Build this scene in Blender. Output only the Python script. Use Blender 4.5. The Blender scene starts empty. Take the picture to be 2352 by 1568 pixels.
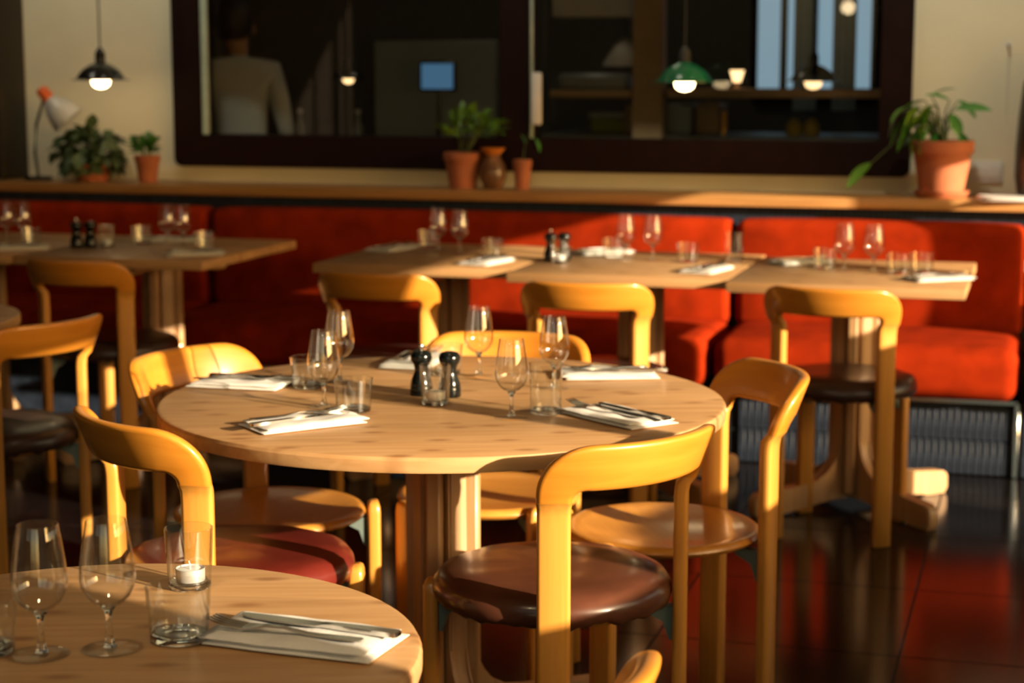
import bpy, bmesh, math, random
from mathutils import Vector, Matrix, noise
random.seed(7)
sc = bpy.context.scene
COL = sc.collection

# ------------------------------------------------------------------ camera
FPX = 4230.0
cam_d = bpy.data.cameras.new('camera'); cam = bpy.data.objects.new('camera', cam_d); COL.objects.link(cam)
cam_d.sensor_width = 36.0; cam_d.sensor_fit = 'HORIZONTAL'
cam_d.lens = FPX / 2352.0 * 36.0
cam.location = (0, 0, 1.41)
cam.rotation_euler = (math.pi/2 - math.atan((784-158)/FPX), 0, 0)
cam_d.clip_start = 0.05; cam_d.clip_end = 100
cam_d.dof.use_dof = True; cam_d.dof.focus_distance = 2.70; cam_d.dof.aperture_fstop = 4.8
sc.camera = cam

# ------------------------------------------------------------------ world, sun, exposure
w = bpy.data.worlds.new('world'); sc.world = w; w.use_nodes = True
bg = w.node_tree.nodes['Background']
sky = w.node_tree.nodes.new('ShaderNodeTexSky'); sky.sky_type = 'NISHITA'; sky.sun_disc = False
sky.sun_elevation = math.radians(14.0); sky.sun_rotation = math.radians(126.9); sky.air_density = 1.0; sky.dust_density = 2.0; sky.ozone_density = 1.0
wb = w.node_tree.nodes.new('ShaderNodeMix'); wb.data_type = 'RGBA'; wb.blend_type = 'MULTIPLY'; wb.inputs['Factor'].default_value = 1.0; wb.inputs[7].default_value = (1.0, 0.82, 0.54, 1)
w.node_tree.links.new(sky.outputs[0], wb.inputs[6]); w.node_tree.links.new(wb.outputs[2], bg.inputs[0]); bg.inputs[1].default_value = 0.36
SUN_AZ = (-0.80, 0.60); SUN_EL = math.radians(14.0)
sd = bpy.data.lights.new('sun', 'SUN'); sun = bpy.data.objects.new('sun', sd); COL.objects.link(sun)
sd.energy = 15.2; sd.color = (1.0, 0.80, 0.55); sd.angle = math.radians(0.55)
dirv = Vector((SUN_AZ[0]*math.cos(SUN_EL), SUN_AZ[1]*math.cos(SUN_EL), -math.sin(SUN_EL)))
sun.rotation_euler = dirv.to_track_quat('-Z', 'Y').to_euler()
sun.location = (6, -4, 4)
sc.view_settings.view_transform = 'Standard'; sc.view_settings.look = 'None'
sc.view_settings.exposure = -0.10; sc.view_settings.gamma = 1.0
sc.view_settings.use_curve_mapping = False
sc.cycles.max_bounces = 10; sc.cycles.diffuse_bounces = 4; sc.cycles.glossy_bounces = 4
sc.cycles.transmission_bounces = 8; sc.cycles.transparent_max_bounces = 24
sc.cycles.caustics_reflective = False; sc.cycles.caustics_refractive = False
sc.cycles.sample_clamp_indirect = 6.0

# ------------------------------------------------------------------ the room's own axes: u along the banquette wall, v into it
AX = math.radians(16.2); CA, SA = math.cos(AX), math.sin(AX); RZ = -AX
def W(u, v, z=0.0): return Vector((CA*u + SA*v, -SA*u + CA*v, z))

# ------------------------------------------------------------------ materials
MATS = {}
def new_mat(name):
    m = bpy.data.materials.new(name); m.use_nodes = True; MATS[name] = m
    nt = m.node_tree; return m, nt, nt.nodes['Principled BSDF']
def link(nt, a, b): nt.links.new(a, b)
def plain(name, col, rough=0.5, metal=0.0, coat=0.0, var=0.08, scale=20.0, bump=0.0, sheen=0.0, spec=0.5):
    m, nt, b = new_mat(name)
    tc = nt.nodes.new('ShaderNodeTexCoord'); n = nt.nodes.new('ShaderNodeTexNoise'); n.inputs['Scale'].default_value = scale
    n.inputs['Detail'].default_value = 4
    link(nt, tc.outputs['Object'], n.inputs['Vector'])
    r = nt.nodes.new('ShaderNodeValToRGB'); link(nt, n.outputs['Fac'], r.inputs['Fac'])
    r.color_ramp.elements[0].position = 0.3; r.color_ramp.elements[1].position = 0.7
    r.color_ramp.elements[0].color = (*[c*(1-var) for c in col], 1); r.color_ramp.elements[1].color = (*[min(1, c*(1+var)) for c in col], 1)
    link(nt, r.outputs['Color'], b.inputs['Base Color'])
    b.inputs['Roughness'].default_value = rough; b.inputs['Metallic'].default_value = metal
    b.inputs['Coat Weight'].default_value = coat; b.inputs['Coat Roughness'].default_value = 0.12
    b.inputs['Sheen Weight'].default_value = sheen; b.inputs['Specular IOR Level'].default_value = spec
    if bump:
        bp = nt.nodes.new('ShaderNodeBump'); bp.inputs['Strength'].default_value = bump; bp.inputs['Distance'].default_value = 0.002
        link(nt, n.outputs['Fac'], bp.inputs['Height']); link(nt, bp.outputs['Normal'], b.inputs['Normal'])
    return m
def wood(name, c1, c2, rough=0.35, coat=0.3, stretch=(2, 40, 40), knots=None, boards=0.0, rot=0.0):
    m, nt, b = new_mat(name)
    tc = nt.nodes.new('ShaderNodeTexCoord'); mp = nt.nodes.new('ShaderNodeMapping')
    mp.inputs['Scale'].default_value = stretch; mp.inputs['Rotation'].default_value = (0, 0, rot)
    link(nt, tc.outputs['Object'], mp.inputs['Vector'])
    n = nt.nodes.new('ShaderNodeTexNoise'); n.inputs['Scale'].default_value = 1.6; n.inputs['Detail'].default_value = 6; n.inputs['Distortion'].default_value = 0.6
    link(nt, mp.outputs['Vector'], n.inputs['Vector'])
    r = nt.nodes.new('ShaderNodeValToRGB'); link(nt, n.outputs['Fac'], r.inputs['Fac'])
    r.color_ramp.elements[0].position = 0.32; r.color_ramp.elements[1].position = 0.68
    r.color_ramp.elements[0].color = (*c1, 1); r.color_ramp.elements[1].color = (*c2, 1)
    out = r.outputs['Color']
    if boards:
        # glued boards of slightly different tone
        mp2 = nt.nodes.new('ShaderNodeMapping'); mp2.inputs['Rotation'].default_value = (0, 0, rot); link(nt, tc.outputs['Object'], mp2.inputs['Vector'])
        sx = nt.nodes.new('ShaderNodeSeparateXYZ'); link(nt, mp2.outputs['Vector'], sx.inputs[0])
        dv = nt.nodes.new('ShaderNodeMath'); dv.operation = 'DIVIDE'; dv.inputs[1].default_value = boards; link(nt, sx.outputs['Y'], dv.inputs[0])
        fl = nt.nodes.new('ShaderNodeMath'); fl.operation = 'FLOOR'; link(nt, dv.outputs[0], fl.inputs[0])
        wn = nt.nodes.new('ShaderNodeTexWhiteNoise'); wn.noise_dimensions = '1D'; link(nt, fl.outputs[0], wn.inputs['W'])
        mr = nt.nodes.new('ShaderNodeMapRange'); mr.inputs['To Min'].default_value = 0.86; mr.inputs['To Max'].default_value = 1.08; link(nt, wn.outputs['Value'], mr.inputs['Value'])
        mx = nt.nodes.new('ShaderNodeMix'); mx.data_type = 'RGBA'; mx.blend_type = 'MULTIPLY'; mx.inputs['Factor'].default_value = 1.0
        link(nt, out, mx.inputs[6]); link(nt, mr.outputs[0], mx.inputs[7]); out = mx.outputs[2]
    if knots:
        mp3 = nt.nodes.new('ShaderNodeMapping'); mp3.inputs['Scale'].default_value = (5.5, 13, 6); mp3.inputs['Rotation'].default_value = (0, 0, rot)
        link(nt, tc.outputs['Object'], mp3.inputs['Vector'])
        vo = nt.nodes.new('ShaderNodeTexVoronoi'); vo.voronoi_dimensions = '2D'; vo.inputs['Scale'].default_value = 1.0; link(nt, mp3.outputs['Vector'], vo.inputs['Vector'])
        kr = nt.nodes.new('ShaderNodeValToRGB'); link(nt, vo.outputs['Distance'], kr.inputs['Fac'])
        kr.color_ramp.elements[0].position = 0.05; kr.color_ramp.elements[0].color = (1, 1, 1, 1)
        kr.color_ramp.elements[1].position = 0.17; kr.color_ramp.elements[1].color = (0, 0, 0, 1)
        mk = nt.nodes.new('ShaderNodeMix'); mk.data_type = 'RGBA'; mk.blend_type = 'MIX'
        sc_ = nt.nodes.new('ShaderNodeMath'); sc_.operation = 'MULTIPLY'; sc_.inputs[1].default_value = 0.75; link(nt, kr.outputs['Color'], sc_.inputs[0])
        link(nt, sc_.outputs[0], mk.inputs['Factor']); link(nt, out, mk.inputs[6]); mk.inputs[7].default_value = (*knots, 1); out = mk.outputs[2]
    link(nt, out, b.inputs['Base Color'])
    b.inputs['Roughness'].default_value = rough; b.inputs['Coat Weight'].default_value = coat; b.inputs['Coat Roughness'].default_value = 0.15
    bp = nt.nodes.new('ShaderNodeBump'); bp.inputs['Strength'].default_value = 0.06; bp.inputs['Distance'].default_value = 0.001
    link(nt, n.outputs['Fac'], bp.inputs['Height']); link(nt, bp.outputs['Normal'], b.inputs['Normal'])
    return m
def glow(name, col, strength):
    m, nt, b = new_mat(name)
    b.inputs['Base Color'].default_value = (*col, 1); b.inputs['Emission Color'].default_value = (*col, 1); b.inputs['Emission Strength'].default_value = strength
    return m
def thin_glass(name, tint=(0.97, 0.98, 0.98), ior=1.5, boost=1.0, edge=None, rough=0.0):
    """thin clear glass: straight transmission, fresnel reflection, and a longer tinted path towards grazing angles"""
    m = bpy.data.materials.new(name); m.use_nodes = True; MATS[name] = m; nt = m.node_tree; nt.nodes.clear()
    o = nt.nodes.new('ShaderNodeOutputMaterial'); mix = nt.nodes.new('ShaderNodeMixShader'); t = nt.nodes.new('ShaderNodeBsdfTransparent'); g = nt.nodes.new('ShaderNodeBsdfGlossy')
    f = nt.nodes.new('ShaderNodeFresnel')
    ge = nt.nodes.new('ShaderNodeNewGeometry'); mi = nt.nodes.new('ShaderNodeMapRange'); mi.inputs['To Min'].default_value = ior; mi.inputs['To Max'].default_value = 1.0/ior
    link(nt, ge.outputs['Backfacing'], mi.inputs['Value']); link(nt, mi.outputs[0], f.inputs['IOR'])
    mu = nt.nodes.new('ShaderNodeMath'); mu.operation = 'MULTIPLY'; mu.inputs[1].default_value = boost; mu.use_clamp = True; link(nt, f.outputs[0], mu.inputs[0])
    t.inputs['Color'].default_value = (*tint, 1); g.inputs['Roughness'].default_value = rough; g.inputs['Color'].default_value = (1, 1, 1, 1)
    if edge:
        lw = nt.nodes.new('ShaderNodeLayerWeight'); lw.inputs['Blend'].default_value = 0.5
        r = nt.nodes.new('ShaderNodeValToRGB'); link(nt, lw.outputs['Facing'], r.inputs['Fac'])
        r.color_ramp.elements[0].position = 0.55; r.color_ramp.elements[0].color = (*tint, 1); r.color_ramp.elements[1].position = 1.0; r.color_ramp.elements[1].color = (*edge, 1)
        link(nt, r.outputs['Color'], t.inputs['Color'])
    link(nt, mu.outputs[0], mix.inputs[0]); link(nt, t.outputs[0], mix.inputs[1]); link(nt, g.outputs[0], mix.inputs[2]); link(nt, mix.outputs[0], o.inputs['Surface'])
    return m
def thick_glass(name, tint=(0.98, 1, 0.99)):
    m, nt, b = new_mat(name)
    b.inputs['Base Color'].default_value = (*tint, 1); b.inputs['Roughness'].default_value = 0.0; b.inputs['IOR'].default_value = 1.45; b.inputs['Transmission Weight'].default_value = 1.0
    return m

CHAIR = wood('honey lacquered beech', (0.54, 0.195, 0.016), (0.63, 0.245, 0.026), rough=0.40, coat=0.5, stretch=(3, 3, 30))
CHAIRLEG = wood('honey beech legs', (0.58, 0.250, 0.038), (0.66, 0.300, 0.055), rough=0.34, coat=0.45, stretch=(60, 60, 2.5))
SEATW = wood('honey beech seat', (0.54, 0.220, 0.030), (0.63, 0.275, 0.045), rough=0.34, coat=0.5, stretch=(3, 34, 30))
PINE = wood('pale pine boards', (0.44, 0.235, 0.090), (0.56, 0.325, 0.145), rough=0.5, coat=0.05, stretch=(2.2, 30, 30), knots=(0.24, 0.10, 0.03), boards=0.115, rot=0.15)
PINEEDGE = wood('pale pine upright', (0.45, 0.25, 0.105), (0.56, 0.335, 0.16), rough=0.45, coat=0.1, stretch=(40, 40, 2.2))
OAK = wood('oiled oak ledge', (0.34, 0.165, 0.05), (0.45, 0.23, 0.08), rough=0.4, coat=0.15, stretch=(1.6, 30, 30))
BROWNV = plain('brown vinyl', (0.100, 0.035, 0.019), rough=0.30, coat=0.25, var=0.2, scale=14, bump=0.25)
DARKV = plain('dark brown vinyl', (0.045, 0.022, 0.016), rough=0.34, coat=0.2, var=0.2, scale=14, bump=0.25)
REDV = plain('dark red vinyl', (0.115, 0.014, 0.009), rough=0.32, coat=0.25, var=0.15, scale=14, bump=0.2)
BRACKET = plain('grey green cast metal', (0.16, 0.21, 0.19), rough=0.45, metal=0.4)
VELVET = plain('red orange velvet', (0.27, 0.021, 0.003), rough=0.95, var=0.25, scale=9, bump=0.2, sheen=0.0, spec=0.04)
CHROME = plain('brushed steel', (0.62, 0.62, 0.60), rough=0.22, metal=1.0, var=0.03)
STEEL = plain('polished cutlery steel', (0.60, 0.59, 0.57), rough=0.16, metal=1.0, var=0.03)
NAVY = plain('navy glazed tile', (0.020, 0.028, 0.045), rough=0.5, var=0.3, scale=30, spec=0.3)
GROUT = plain('dark grout', (0.012, 0.014, 0.018), rough=0.8)
LINEN = plain('white linen', (0.80, 0.78, 0.74), rough=0.9, var=0.03, scale=160, bump=0.25, spec=0.1)
BLACKW = plain('black lacquered wood', (0.004, 0.006, 0.006), rough=0.16, coat=0.2, var=0.1, spec=0.35)
WAX = plain('white wax', (0.85, 0.85, 0.83), rough=0.5, var=0.02)
TINCUP = plain('tealight tin', (0.80, 0.80, 0.80), rough=0.35, metal=0.6, var=0.02)
GLASS = thin_glass('clear blown glass', (0.985, 0.99, 0.99), 1.5, 1.5, (0.62, 0.64, 0.64), 0.035)
TGLASS = thin_glass('clear tumbler glass', (0.98, 0.99, 0.985), 1.5, 1.5, (0.60, 0.63, 0.62), 0.035)
FOOTG = thin_glass('glass foot', (0.99, 0.995, 0.995), 1.5, 0.35, None, 0.04)
SOLIDG = thick_glass('solid clear glass')
PANE = thin_glass('window pane glass', tint=(0.90, 0.92, 0.92), ior=1.30)
PLASTER = plain('cream plaster', (0.76, 0.70, 0.52), rough=0.85, var=0.04, scale=4)
CEIL = plain('ceiling paint', (0.80, 0.72, 0.58), rough=0.9, var=0.03)
DARKWALL = plain('dark brown wall paint', (0.10, 0.07, 0.05), rough=0.8, var=0.05)
FRAME = plain('dark brown window frame', (0.013, 0.004, 0.003), rough=0.65, var=0.15, spec=0.12)
POST = plain('dark post', (0.018, 0.013, 0.007), rough=0.55, var=0.15)
TERRA = plain('terracotta', (0.42, 0.13, 0.055), rough=0.75, var=0.14, scale=12, bump=0.2)
SOIL = plain('potting soil', (0.03, 0.02, 0.012), rough=0.95, var=0.4, scale=60, bump=0.6)
LEAF1 = plain('bright green leaf', (0.12, 0.27, 0.025), rough=0.42, var=0.35, scale=16)
LEAF2 = plain('dark grey green leaf', (0.075, 0.125, 0.055), rough=0.5, var=0.45, scale=26)
LEAF3 = plain('glossy deep green leaf', (0.06, 0.22, 0.035), rough=0.32, var=0.3, scale=12)
STEM = plain('plant stem', (0.07, 0.10, 0.03), rough=0.6)
ORANGE = plain('orange enamel', (0.72, 0.14, 0.03), rough=0.35, coat=0.3)
GREYE = plain('pale grey enamel', (0.50, 0.52, 0.53), rough=0.35, coat=0.3)
BLACKE = plain('black enamel', (0.010, 0.012, 0.012), rough=0.25, coat=0.4)
GREENE = plain('green enamel', (0.010, 0.20, 0.085), rough=0.28, coat=0.4)
INNER = plain('white enamel inside', (0.75, 0.72, 0.66), rough=0.5)
CORDM = plain('grey cord', (0.05, 0.05, 0.045), rough=0.7)
BULB = glow('warm bulb', (1.0, 0.72, 0.38), 14.0)
DIMBULB = glow('dim warm bulb', (1.0, 0.62, 0.28), 3.0)
DIFF = glow('frosted diffuser', (1.0, 0.86, 0.62), 9.0)
SCREEN = glow('blue screen', (0.16, 0.40, 0.72), 0.32)
REFLPANE = glow('blue reflection glow', (0.36, 0.54, 0.66), 0.65)  # glow standing for a street reflection in the kitchen glass
VASEM = plain('mottled brown glaze', (0.16, 0.075, 0.035), rough=0.3, coat=0.3, var=0.6, scale=18)
ORIM = plain('orange glaze', (0.60, 0.20, 0.03), rough=0.3, coat=0.3)
DARKJUG = plain('dark brown stoneware', (0.022, 0.013, 0.008), rough=0.4, coat=0.2, var=0.2)
WHITEP = plain('white paper', (0.72, 0.70, 0.68), rough=0.8, var=0.02)
KDARK = plain('kitchen dark wall', (0.085, 0.078, 0.066), rough=0.7, var=0.1)
KSTEEL = plain('kitchen steel', (0.28, 0.29, 0.28), rough=0.5, metal=0.3, var=0.08, scale=3)
KBEIGE = plain('kitchen beige timber', (0.46, 0.29, 0.15), rough=0.6, var=0.12, scale=5)
KWHITE = plain('kitchen white ware', (0.55, 0.50, 0.42), rough=0.5)
KYEL = plain('yellow ware', (0.55, 0.38, 0.05), rough=0.5, var=0.15)
KAMBER = plain('amber plastic', (0.75, 0.34, 0.02), rough=0.4)
KLIME = plain('lime crate', (0.34, 0.34, 0.05), rough=0.6)
CURT = plain('pale blue curtain', (0.45, 0.55, 0.62), rough=0.9)
GREENEDGE = plain('pale green glass edge', (0.42, 0.52, 0.44), rough=0.3)

# floor: polished black stone
FLOORM, nt, b = new_mat('polished black stone')
tc = nt.nodes.new('ShaderNodeTexCoord'); n = nt.nodes.new('ShaderNodeTexNoise'); n.inputs['Scale'].default_value = 5.5; n.inputs['Detail'].default_value = 8
g_ = nt.nodes.new('ShaderNodeNewGeometry'); link(nt, g_.outputs['Position'], n.inputs['Vector'])
r = nt.nodes.new('ShaderNodeValToRGB'); link(nt, n.outputs['Fac'], r.inputs['Fac'])
r.color_ramp.elements[0].position = 0.35; r.color_ramp.elements[0].color = (0.005, 0.004, 0.004, 1); r.color_ramp.elements[1].position = 0.8; r.color_ramp.elements[1].color = (0.018, 0.014, 0.013, 1)
link(nt, r.outputs['Color'], b.inputs['Base Color']); b.inputs['Roughness'].default_value = 0.15; b.inputs['Specular IOR Level'].default_value = 0.28
JOINT = plain('floor joint', (0.05, 0.05, 0.05), rough=0.7)

# person's clothing and skin by height on the body
PERS, nt, b = new_mat('shirt trousers and skin')
g_ = nt.nodes.new('ShaderNodeNewGeometry'); sx = nt.nodes.new('ShaderNodeSeparateXYZ'); link(nt, g_.outputs['Position'], sx.inputs[0])
dv = nt.nodes.new('ShaderNodeMath'); dv.operation = 'DIVIDE'; dv.inputs[1].default_value = 2.0; link(nt, sx.outputs['Z'], dv.inputs[0])
r = nt.nodes.new('ShaderNodeValToRGB'); r.color_ramp.interpolation = 'CONSTANT'; link(nt, dv.outputs[0], r.inputs['Fac'])
r.color_ramp.elements[0].position = 0; r.color_ramp.elements[0].color = (0.02, 0.02, 0.025, 1)
r.color_ramp.elements[1].position = 0.46; r.color_ramp.elements[1].color = (0.42, 0.43, 0.42, 1)
e_ = r.color_ramp.elements.new(0.735); e_.color = (0.30, 0.16, 0.10, 1)
link(nt, r.outputs['Color'], b.inputs['Base Color']); b.inputs['Roughness'].default_value = 0.8
HAIR = plain('dark hair', (0.008, 0.006, 0.005), rough=0.6)

# ------------------------------------------------------------------ mesh helpers
def finish(bm, ang=38):
    bm.normal_update(); a = math.radians(ang)
    for f in bm.faces: f.smooth = True
    for e in bm.edges:
        if len(e.link_faces) == 2: e.smooth = e.calc_face_angle(0) < a
        else: e.smooth = False
def me(bm, name, mat, ang=38):
    bmesh.ops.recalc_face_normals(bm, faces=bm.faces[:])
    finish(bm, ang); m = bpy.data.meshes.new(name); bm.to_mesh(m); bm.free(); m.materials.append(mat); return m
def link_obj(name, data, parent=None, loc=(0, 0, 0), rz=0.0, rot=None):
    o = bpy.data.objects.new(name, data); COL.objects.link(o); o.location = loc
    o.rotation_euler = rot if rot else (0, 0, rz)
    if parent: o.parent = parent
    return o
def thing(name, label, cat, loc=(0, 0, 0), rz=0.0, group=None, data=None, rot=None):
    o = link_obj(name, data, None, loc, rz, rot); o['label'] = label; o['category'] = cat
    if group: o['group'] = group
    return o
def struct(name, data, loc=(0, 0, 0), rz=0.0):
    o = link_obj(name, data, None, loc, rz); o['kind'] = 'structure'; return o
def add_box(bm, c, s, bev=0.0, seg=2, rz=0.0):
    M = Matrix.Translation(c) @ Matrix.Rotation(rz, 4, 'Z') @ Matrix.Diagonal((*s, 1))
    ret = bmesh.ops.create_cube(bm, size=1.0, matrix=M)
    if bev:
        es = list({e for v in ret['verts'] for e in v.link_edges})
        bmesh.ops.bevel(bm, geom=es, offset=bev, segments=seg, affect='EDGES', profile=0.5)
def box_me(name, s, mat, bev=0.0, seg=2, c=(0, 0, 0)):
    bm = bmesh.new(); add_box(bm, c, s, bev, seg); return me(bm, name, mat)
def add_lathe(bm, prof, n=32, c=(0, 0, 0), fn=None):
    rings = []
    for (r, z) in prof:
        if r < 1e-6: rings.append([bm.verts.new((c[0], c[1], c[2]+z))]); continue
        rings.append([bm.verts.new((c[0]+r*math.cos(2*math.pi*k/n), c[1]+r*math.sin(2*math.pi*k/n), c[2]+z)) for k in range(n)])
    for a, b_ in zip(rings, rings[1:]):
        for k in range(n):
            k2 = (k+1) % n
            if len(a) == 1 and len(b_) == 1: continue
            if len(a) == 1: bm.faces.new((a[0], b_[k], b_[k2]))
            elif len(b_) == 1: bm.faces.new((a[k], a[k2], b_[0]))
            else: bm.faces.new((a[k], a[k2], b_[k2], b_[k]))
    return rings
def lathe_me(name, prof, mat, n=32, ang=38):
    bm = bmesh.new(); add_lathe(bm, prof, n); return me(bm, name, mat, ang)
def add_tube(bm, pts, rad, n=8, caps=True):
    pts = [Vector(p) for p in pts]; rings = []
    up = Vector((0, 0, 1))
    for i, p in enumerate(pts):
        t = (pts[min(i+1, len(pts)-1)] - pts[max(i-1, 0)]).normalized()
        s = t.cross(up)
        if s.length < 1e-3: s = t.cross(Vector((1, 0, 0)))
        s.normalize(); q = s.cross(t)
        rr = rad[i] if isinstance(rad, (list, tuple)) else rad
        rings.append([bm.verts.new(p + s*rr*math.cos(2*math.pi*k/n) + q*rr*math.sin(2*math.pi*k/n)) for k in range(n)])
    for a, b_ in zip(rings, rings[1:]):
        for k in range(n): bm.faces.new((a[k], a[(k+1) % n], b_[(k+1) % n], b_[k]))
    if caps: bm.faces.new(rings[0][::-1]); bm.faces.new(rings[-1])
def tube_me(name, pts, rad, mat, n=8):
    bm = bmesh.new(); add_tube(bm, pts, rad, n); return me(bm, name, mat)
def add_sweep(bm, frames, section, close=False):
    """frames: list of functions-free tuples (point fn results): each frame maps section points to 3D"""
    rings = [[bm.verts.new(p) for p in fr] for fr in frames]
    m = len(rings[0])
    for a, b_ in zip(rings, rings[1:]):
        for k in range(m): bm.faces.new((a[k], a[(k+1) % m], b_[(k+1) % m], b_[k]))
    bm.faces.new(rings[0][::-1]); bm.faces.new(rings[-1])
def rrect(hw, ht, r, seg=3):
    pts = []
    for cx, cy, a0 in ((hw-r, ht-r, 0), (-hw+r, ht-r, 90), (-hw+r, -ht+r, 180), (hw-r, -ht+r, 270)):
        for k in range(seg+1):
            a = math.radians(a0 + 90*k/seg); pts.append((cx + r*math.cos(a), cy + r*math.sin(a)))
    return pts
def extrude_poly(bm, pts, t, fn):
    """flat outline (a,b) extruded +-t/2; fn(a,b,n)->Vector"""
    top = [bm.verts.new(fn(a, b_, t/2)) for a, b_ in pts]; bot = [bm.verts.new(fn(a, b_, -t/2)) for a, b_ in pts]
    bm.faces.new(top); bm.faces.new(bot[::-1]); k = len(pts)
    for i in range(k): bm.faces.new((top[i], bot[i], bot[(i+1) % k], top[(i+1) % k]))

# ================================================================== STRUCTURE
WALL_V, RIGHT_U, LEFT_U, FRONT_V, CEIL_Z = 7.30, 1.20, -5.60, -1.00, 3.0
# floor: a bed with stone slabs on it
fl_w, fl_d = RIGHT_U - LEFT_U + 0.3, 11.0
floor = struct('floor', box_me('floor_bed', (fl_w, fl_d, 0.04), JOINT), W((RIGHT_U+LEFT_U)/2, FRONT_V + fl_d/2 - 0.1, -0.0235), RZ)
TS = 0.60
tile_mesh = box_me('floor_tile', (TS-0.004, TS-0.004, 0.012), FLOORM, 0.0012, 1)
fc = Vector(((RIGHT_U+LEFT_U)/2, FRONT_V + fl_d/2 - 0.1))
for i in range(12):
    for j in range(21):
        u = LEFT_U + TS*(i+0.5) - 0.1; v = FRONT_V + TS*(j+0.5)
        if u > RIGHT_U + 0.1 or v > 9.8: continue
        link_obj('floor_tile', tile_mesh, floor, (u-fc.x, v-fc.y, 0.0175))
struct('ceiling', box_me('ceiling', (fl_w, fl_d, 0.1), CEIL), W(fc.x, fc.y, CEIL_Z+0.05), RZ)
struct('wall_left', box_me('wall_left', (0.12, fl_d, CEIL_Z), DARKWALL), W(LEFT_U-0.06, fc.y, CEIL_Z/2), RZ)

def wall_with_openings(name, along, a0, a1, fixed, thick, openings, mat):
    """along 'v': wall at u=fixed running in v; along 'u': wall at v=fixed running in u. openings (a_lo,a_hi,z_lo,z_hi)"""
    bm = bmesh.new(); ops = sorted(openings); cur = a0
    def blk(lo, hi, zl, zh):
        if hi-lo < 1e-4 or zh-zl < 1e-4: return
        if along == 'v': add_box(bm, (fixed, (lo+hi)/2, (zl+zh)/2), (thick, hi-lo, zh-zl))
        else: add_box(bm, ((lo+hi)/2, fixed, (zl+zh)/2), (hi-lo, thick, zh-zl))
    for lo, hi, zl, zh in ops:
        blk(cur, lo, 0, CEIL_Z); blk(lo, hi, 0, zl); blk(lo, hi, zh, CEIL_Z); cur = hi
    blk(cur, a1, 0, CEIL_Z)
    return struct(name, me(bm, name, mat), (0, 0, 0), RZ)
def window_frame(name, along, fixed, op, bars, fw=0.05, mat=FRAME):
    lo, hi, zl, zh = op; c = (lo+hi)/2
    base = Vector((fixed, c, zl)) if along == 'v' else Vector((c, fixed, zl))
    root = link_obj(name, None, None, W(base.x, base.y, zl), RZ); root['kind'] = 'structure'
    def bar(nm, a, z, la, lz):
        s = (0.06, la, lz) if along == 'v' else (la, 0.06, lz)
        p = (0, a-c, z-zl) if along == 'v' else (a-c, 0, z-zl)
        link_obj(nm, box_me(nm, s, mat, 0.004, 1), root, p)
    bar('window_frame', c, zl+fw/2, hi-lo, fw); bar('window_frame', c, zh-fw/2, hi-lo, fw)
    bar('window_frame', lo+fw/2, (zl+zh)/2, fw, zh-zl-2*fw); bar('window_frame', hi-fw/2, (zl+zh)/2, fw, zh-zl-2*fw)
    for a in bars: bar('mullion', a, (zl+zh)/2, 0.06, zh-zl-2*fw)
    return root
R_OPS = [(1.10, 3.72, 0.94, 1.73), (4.12, 5.40, 1.00, 1.67), (5.44, 6.31, 0.04, 1.67), (6.33, 6.86, 0.86, 1.54)]
wall_with_openings('wall_right', 'v', FRONT_V-0.1, 10.0, RIGHT_U+0.06, 0.12, R_OPS, PLASTER)
window_frame('window_1', 'v', RIGHT_U+0.06, R_OPS[0], [2.56])
window_frame('window_2', 'v', RIGHT_U+0.06, R_OPS[1], [])
window_frame('door_1', 'v', RIGHT_U+0.06, R_OPS[2], [])
window_frame('window_3', 'v', RIGHT_U+0.06, R_OPS[3], [])
F_OPS = [(-2.47, -1.38, 1.22, 2.90), (-1.28, 1.0, 0.50, 2.90)]  # second opening added to light the near left table
wall_with_openings('wall_front', 'u', LEFT_U-0.1, RIGHT_U+0.1, FRONT_V-0.06, 0.12, F_OPS, DARKWALL)
for k, op in enumerate(F_OPS): window_frame('window_%d' % (k+4), 'u', FRONT_V-0.06, op, [(op[0]+op[1])/2])
# back wall with the interior window to the kitchen
KO = (-3.56, -0.58, 1.06, 2.05)
wall_with_openings('wall_back', 'u', LEFT_U, RIGHT_U, WALL_V+0.06, 0.12, [KO], PLASTER)

# interior window: dark frame with two panes, seen from the dining room
wr = link_obj('window_7', None, None, W(0, WALL_V, 0), RZ); wr['kind'] = 'structure'
def frame_ring(u0, u1, z0, z1, iu0, iu1, iz0, iz1, y0, y1, rad, mat, name):
    bm = bmesh.new()
    def rr(a0, a1, b0, b1, r, seg=5):
        pts = []
        for cx, cy, st in ((a1-r, b1-r, 0), (a0+r, b1-r, 90), (a0+r, b0+r, 180), (a1-r, b0+r, 270)):
            for k in range(seg+1):
                t = math.radians(st+90*k/seg); pts.append((cx+r*math.cos(t), cy+r*math.sin(t)))
        return pts
    o, i = rr(u0, u1, z0, z1, rad), rr(iu0, iu1, iz0, iz1, 0.008)
    n = len(o); V = {}
    for nm, pts in (('o', o), ('i', i)):
        for y in (y0, y1): V[nm, y] = [bm.verts.new((a, y, b)) for a, b in pts]
    for k in range(n):
        k2 = (k+1) % n
        bm.faces.new((V['o', y0][k], V['o', y0][k2], V['i', y0][k2], V['i', y0][k]))
        bm.faces.new((V['o', y1][k2], V['o', y1][k], V['i', y1][k], V['i', y1][k2]))
        bm.faces.new((V['o', y0][k2], V['o', y0][k], V['o', y1][k], V['o', y1][k2]))
        bm.faces.new((V['i', y0][k], V['i', y0][k2], V['i', y1][k2], V['i', y1][k]))
    return me(bm, name, mat)
link_obj('window_frame', frame_ring(-3.63, -0.515, 0.995, 2.15, -3.505, -0.635, 1.13, 2.02, -0.035, 0.10, 0.035, FRAME, 'window_frame'), wr)
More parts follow.
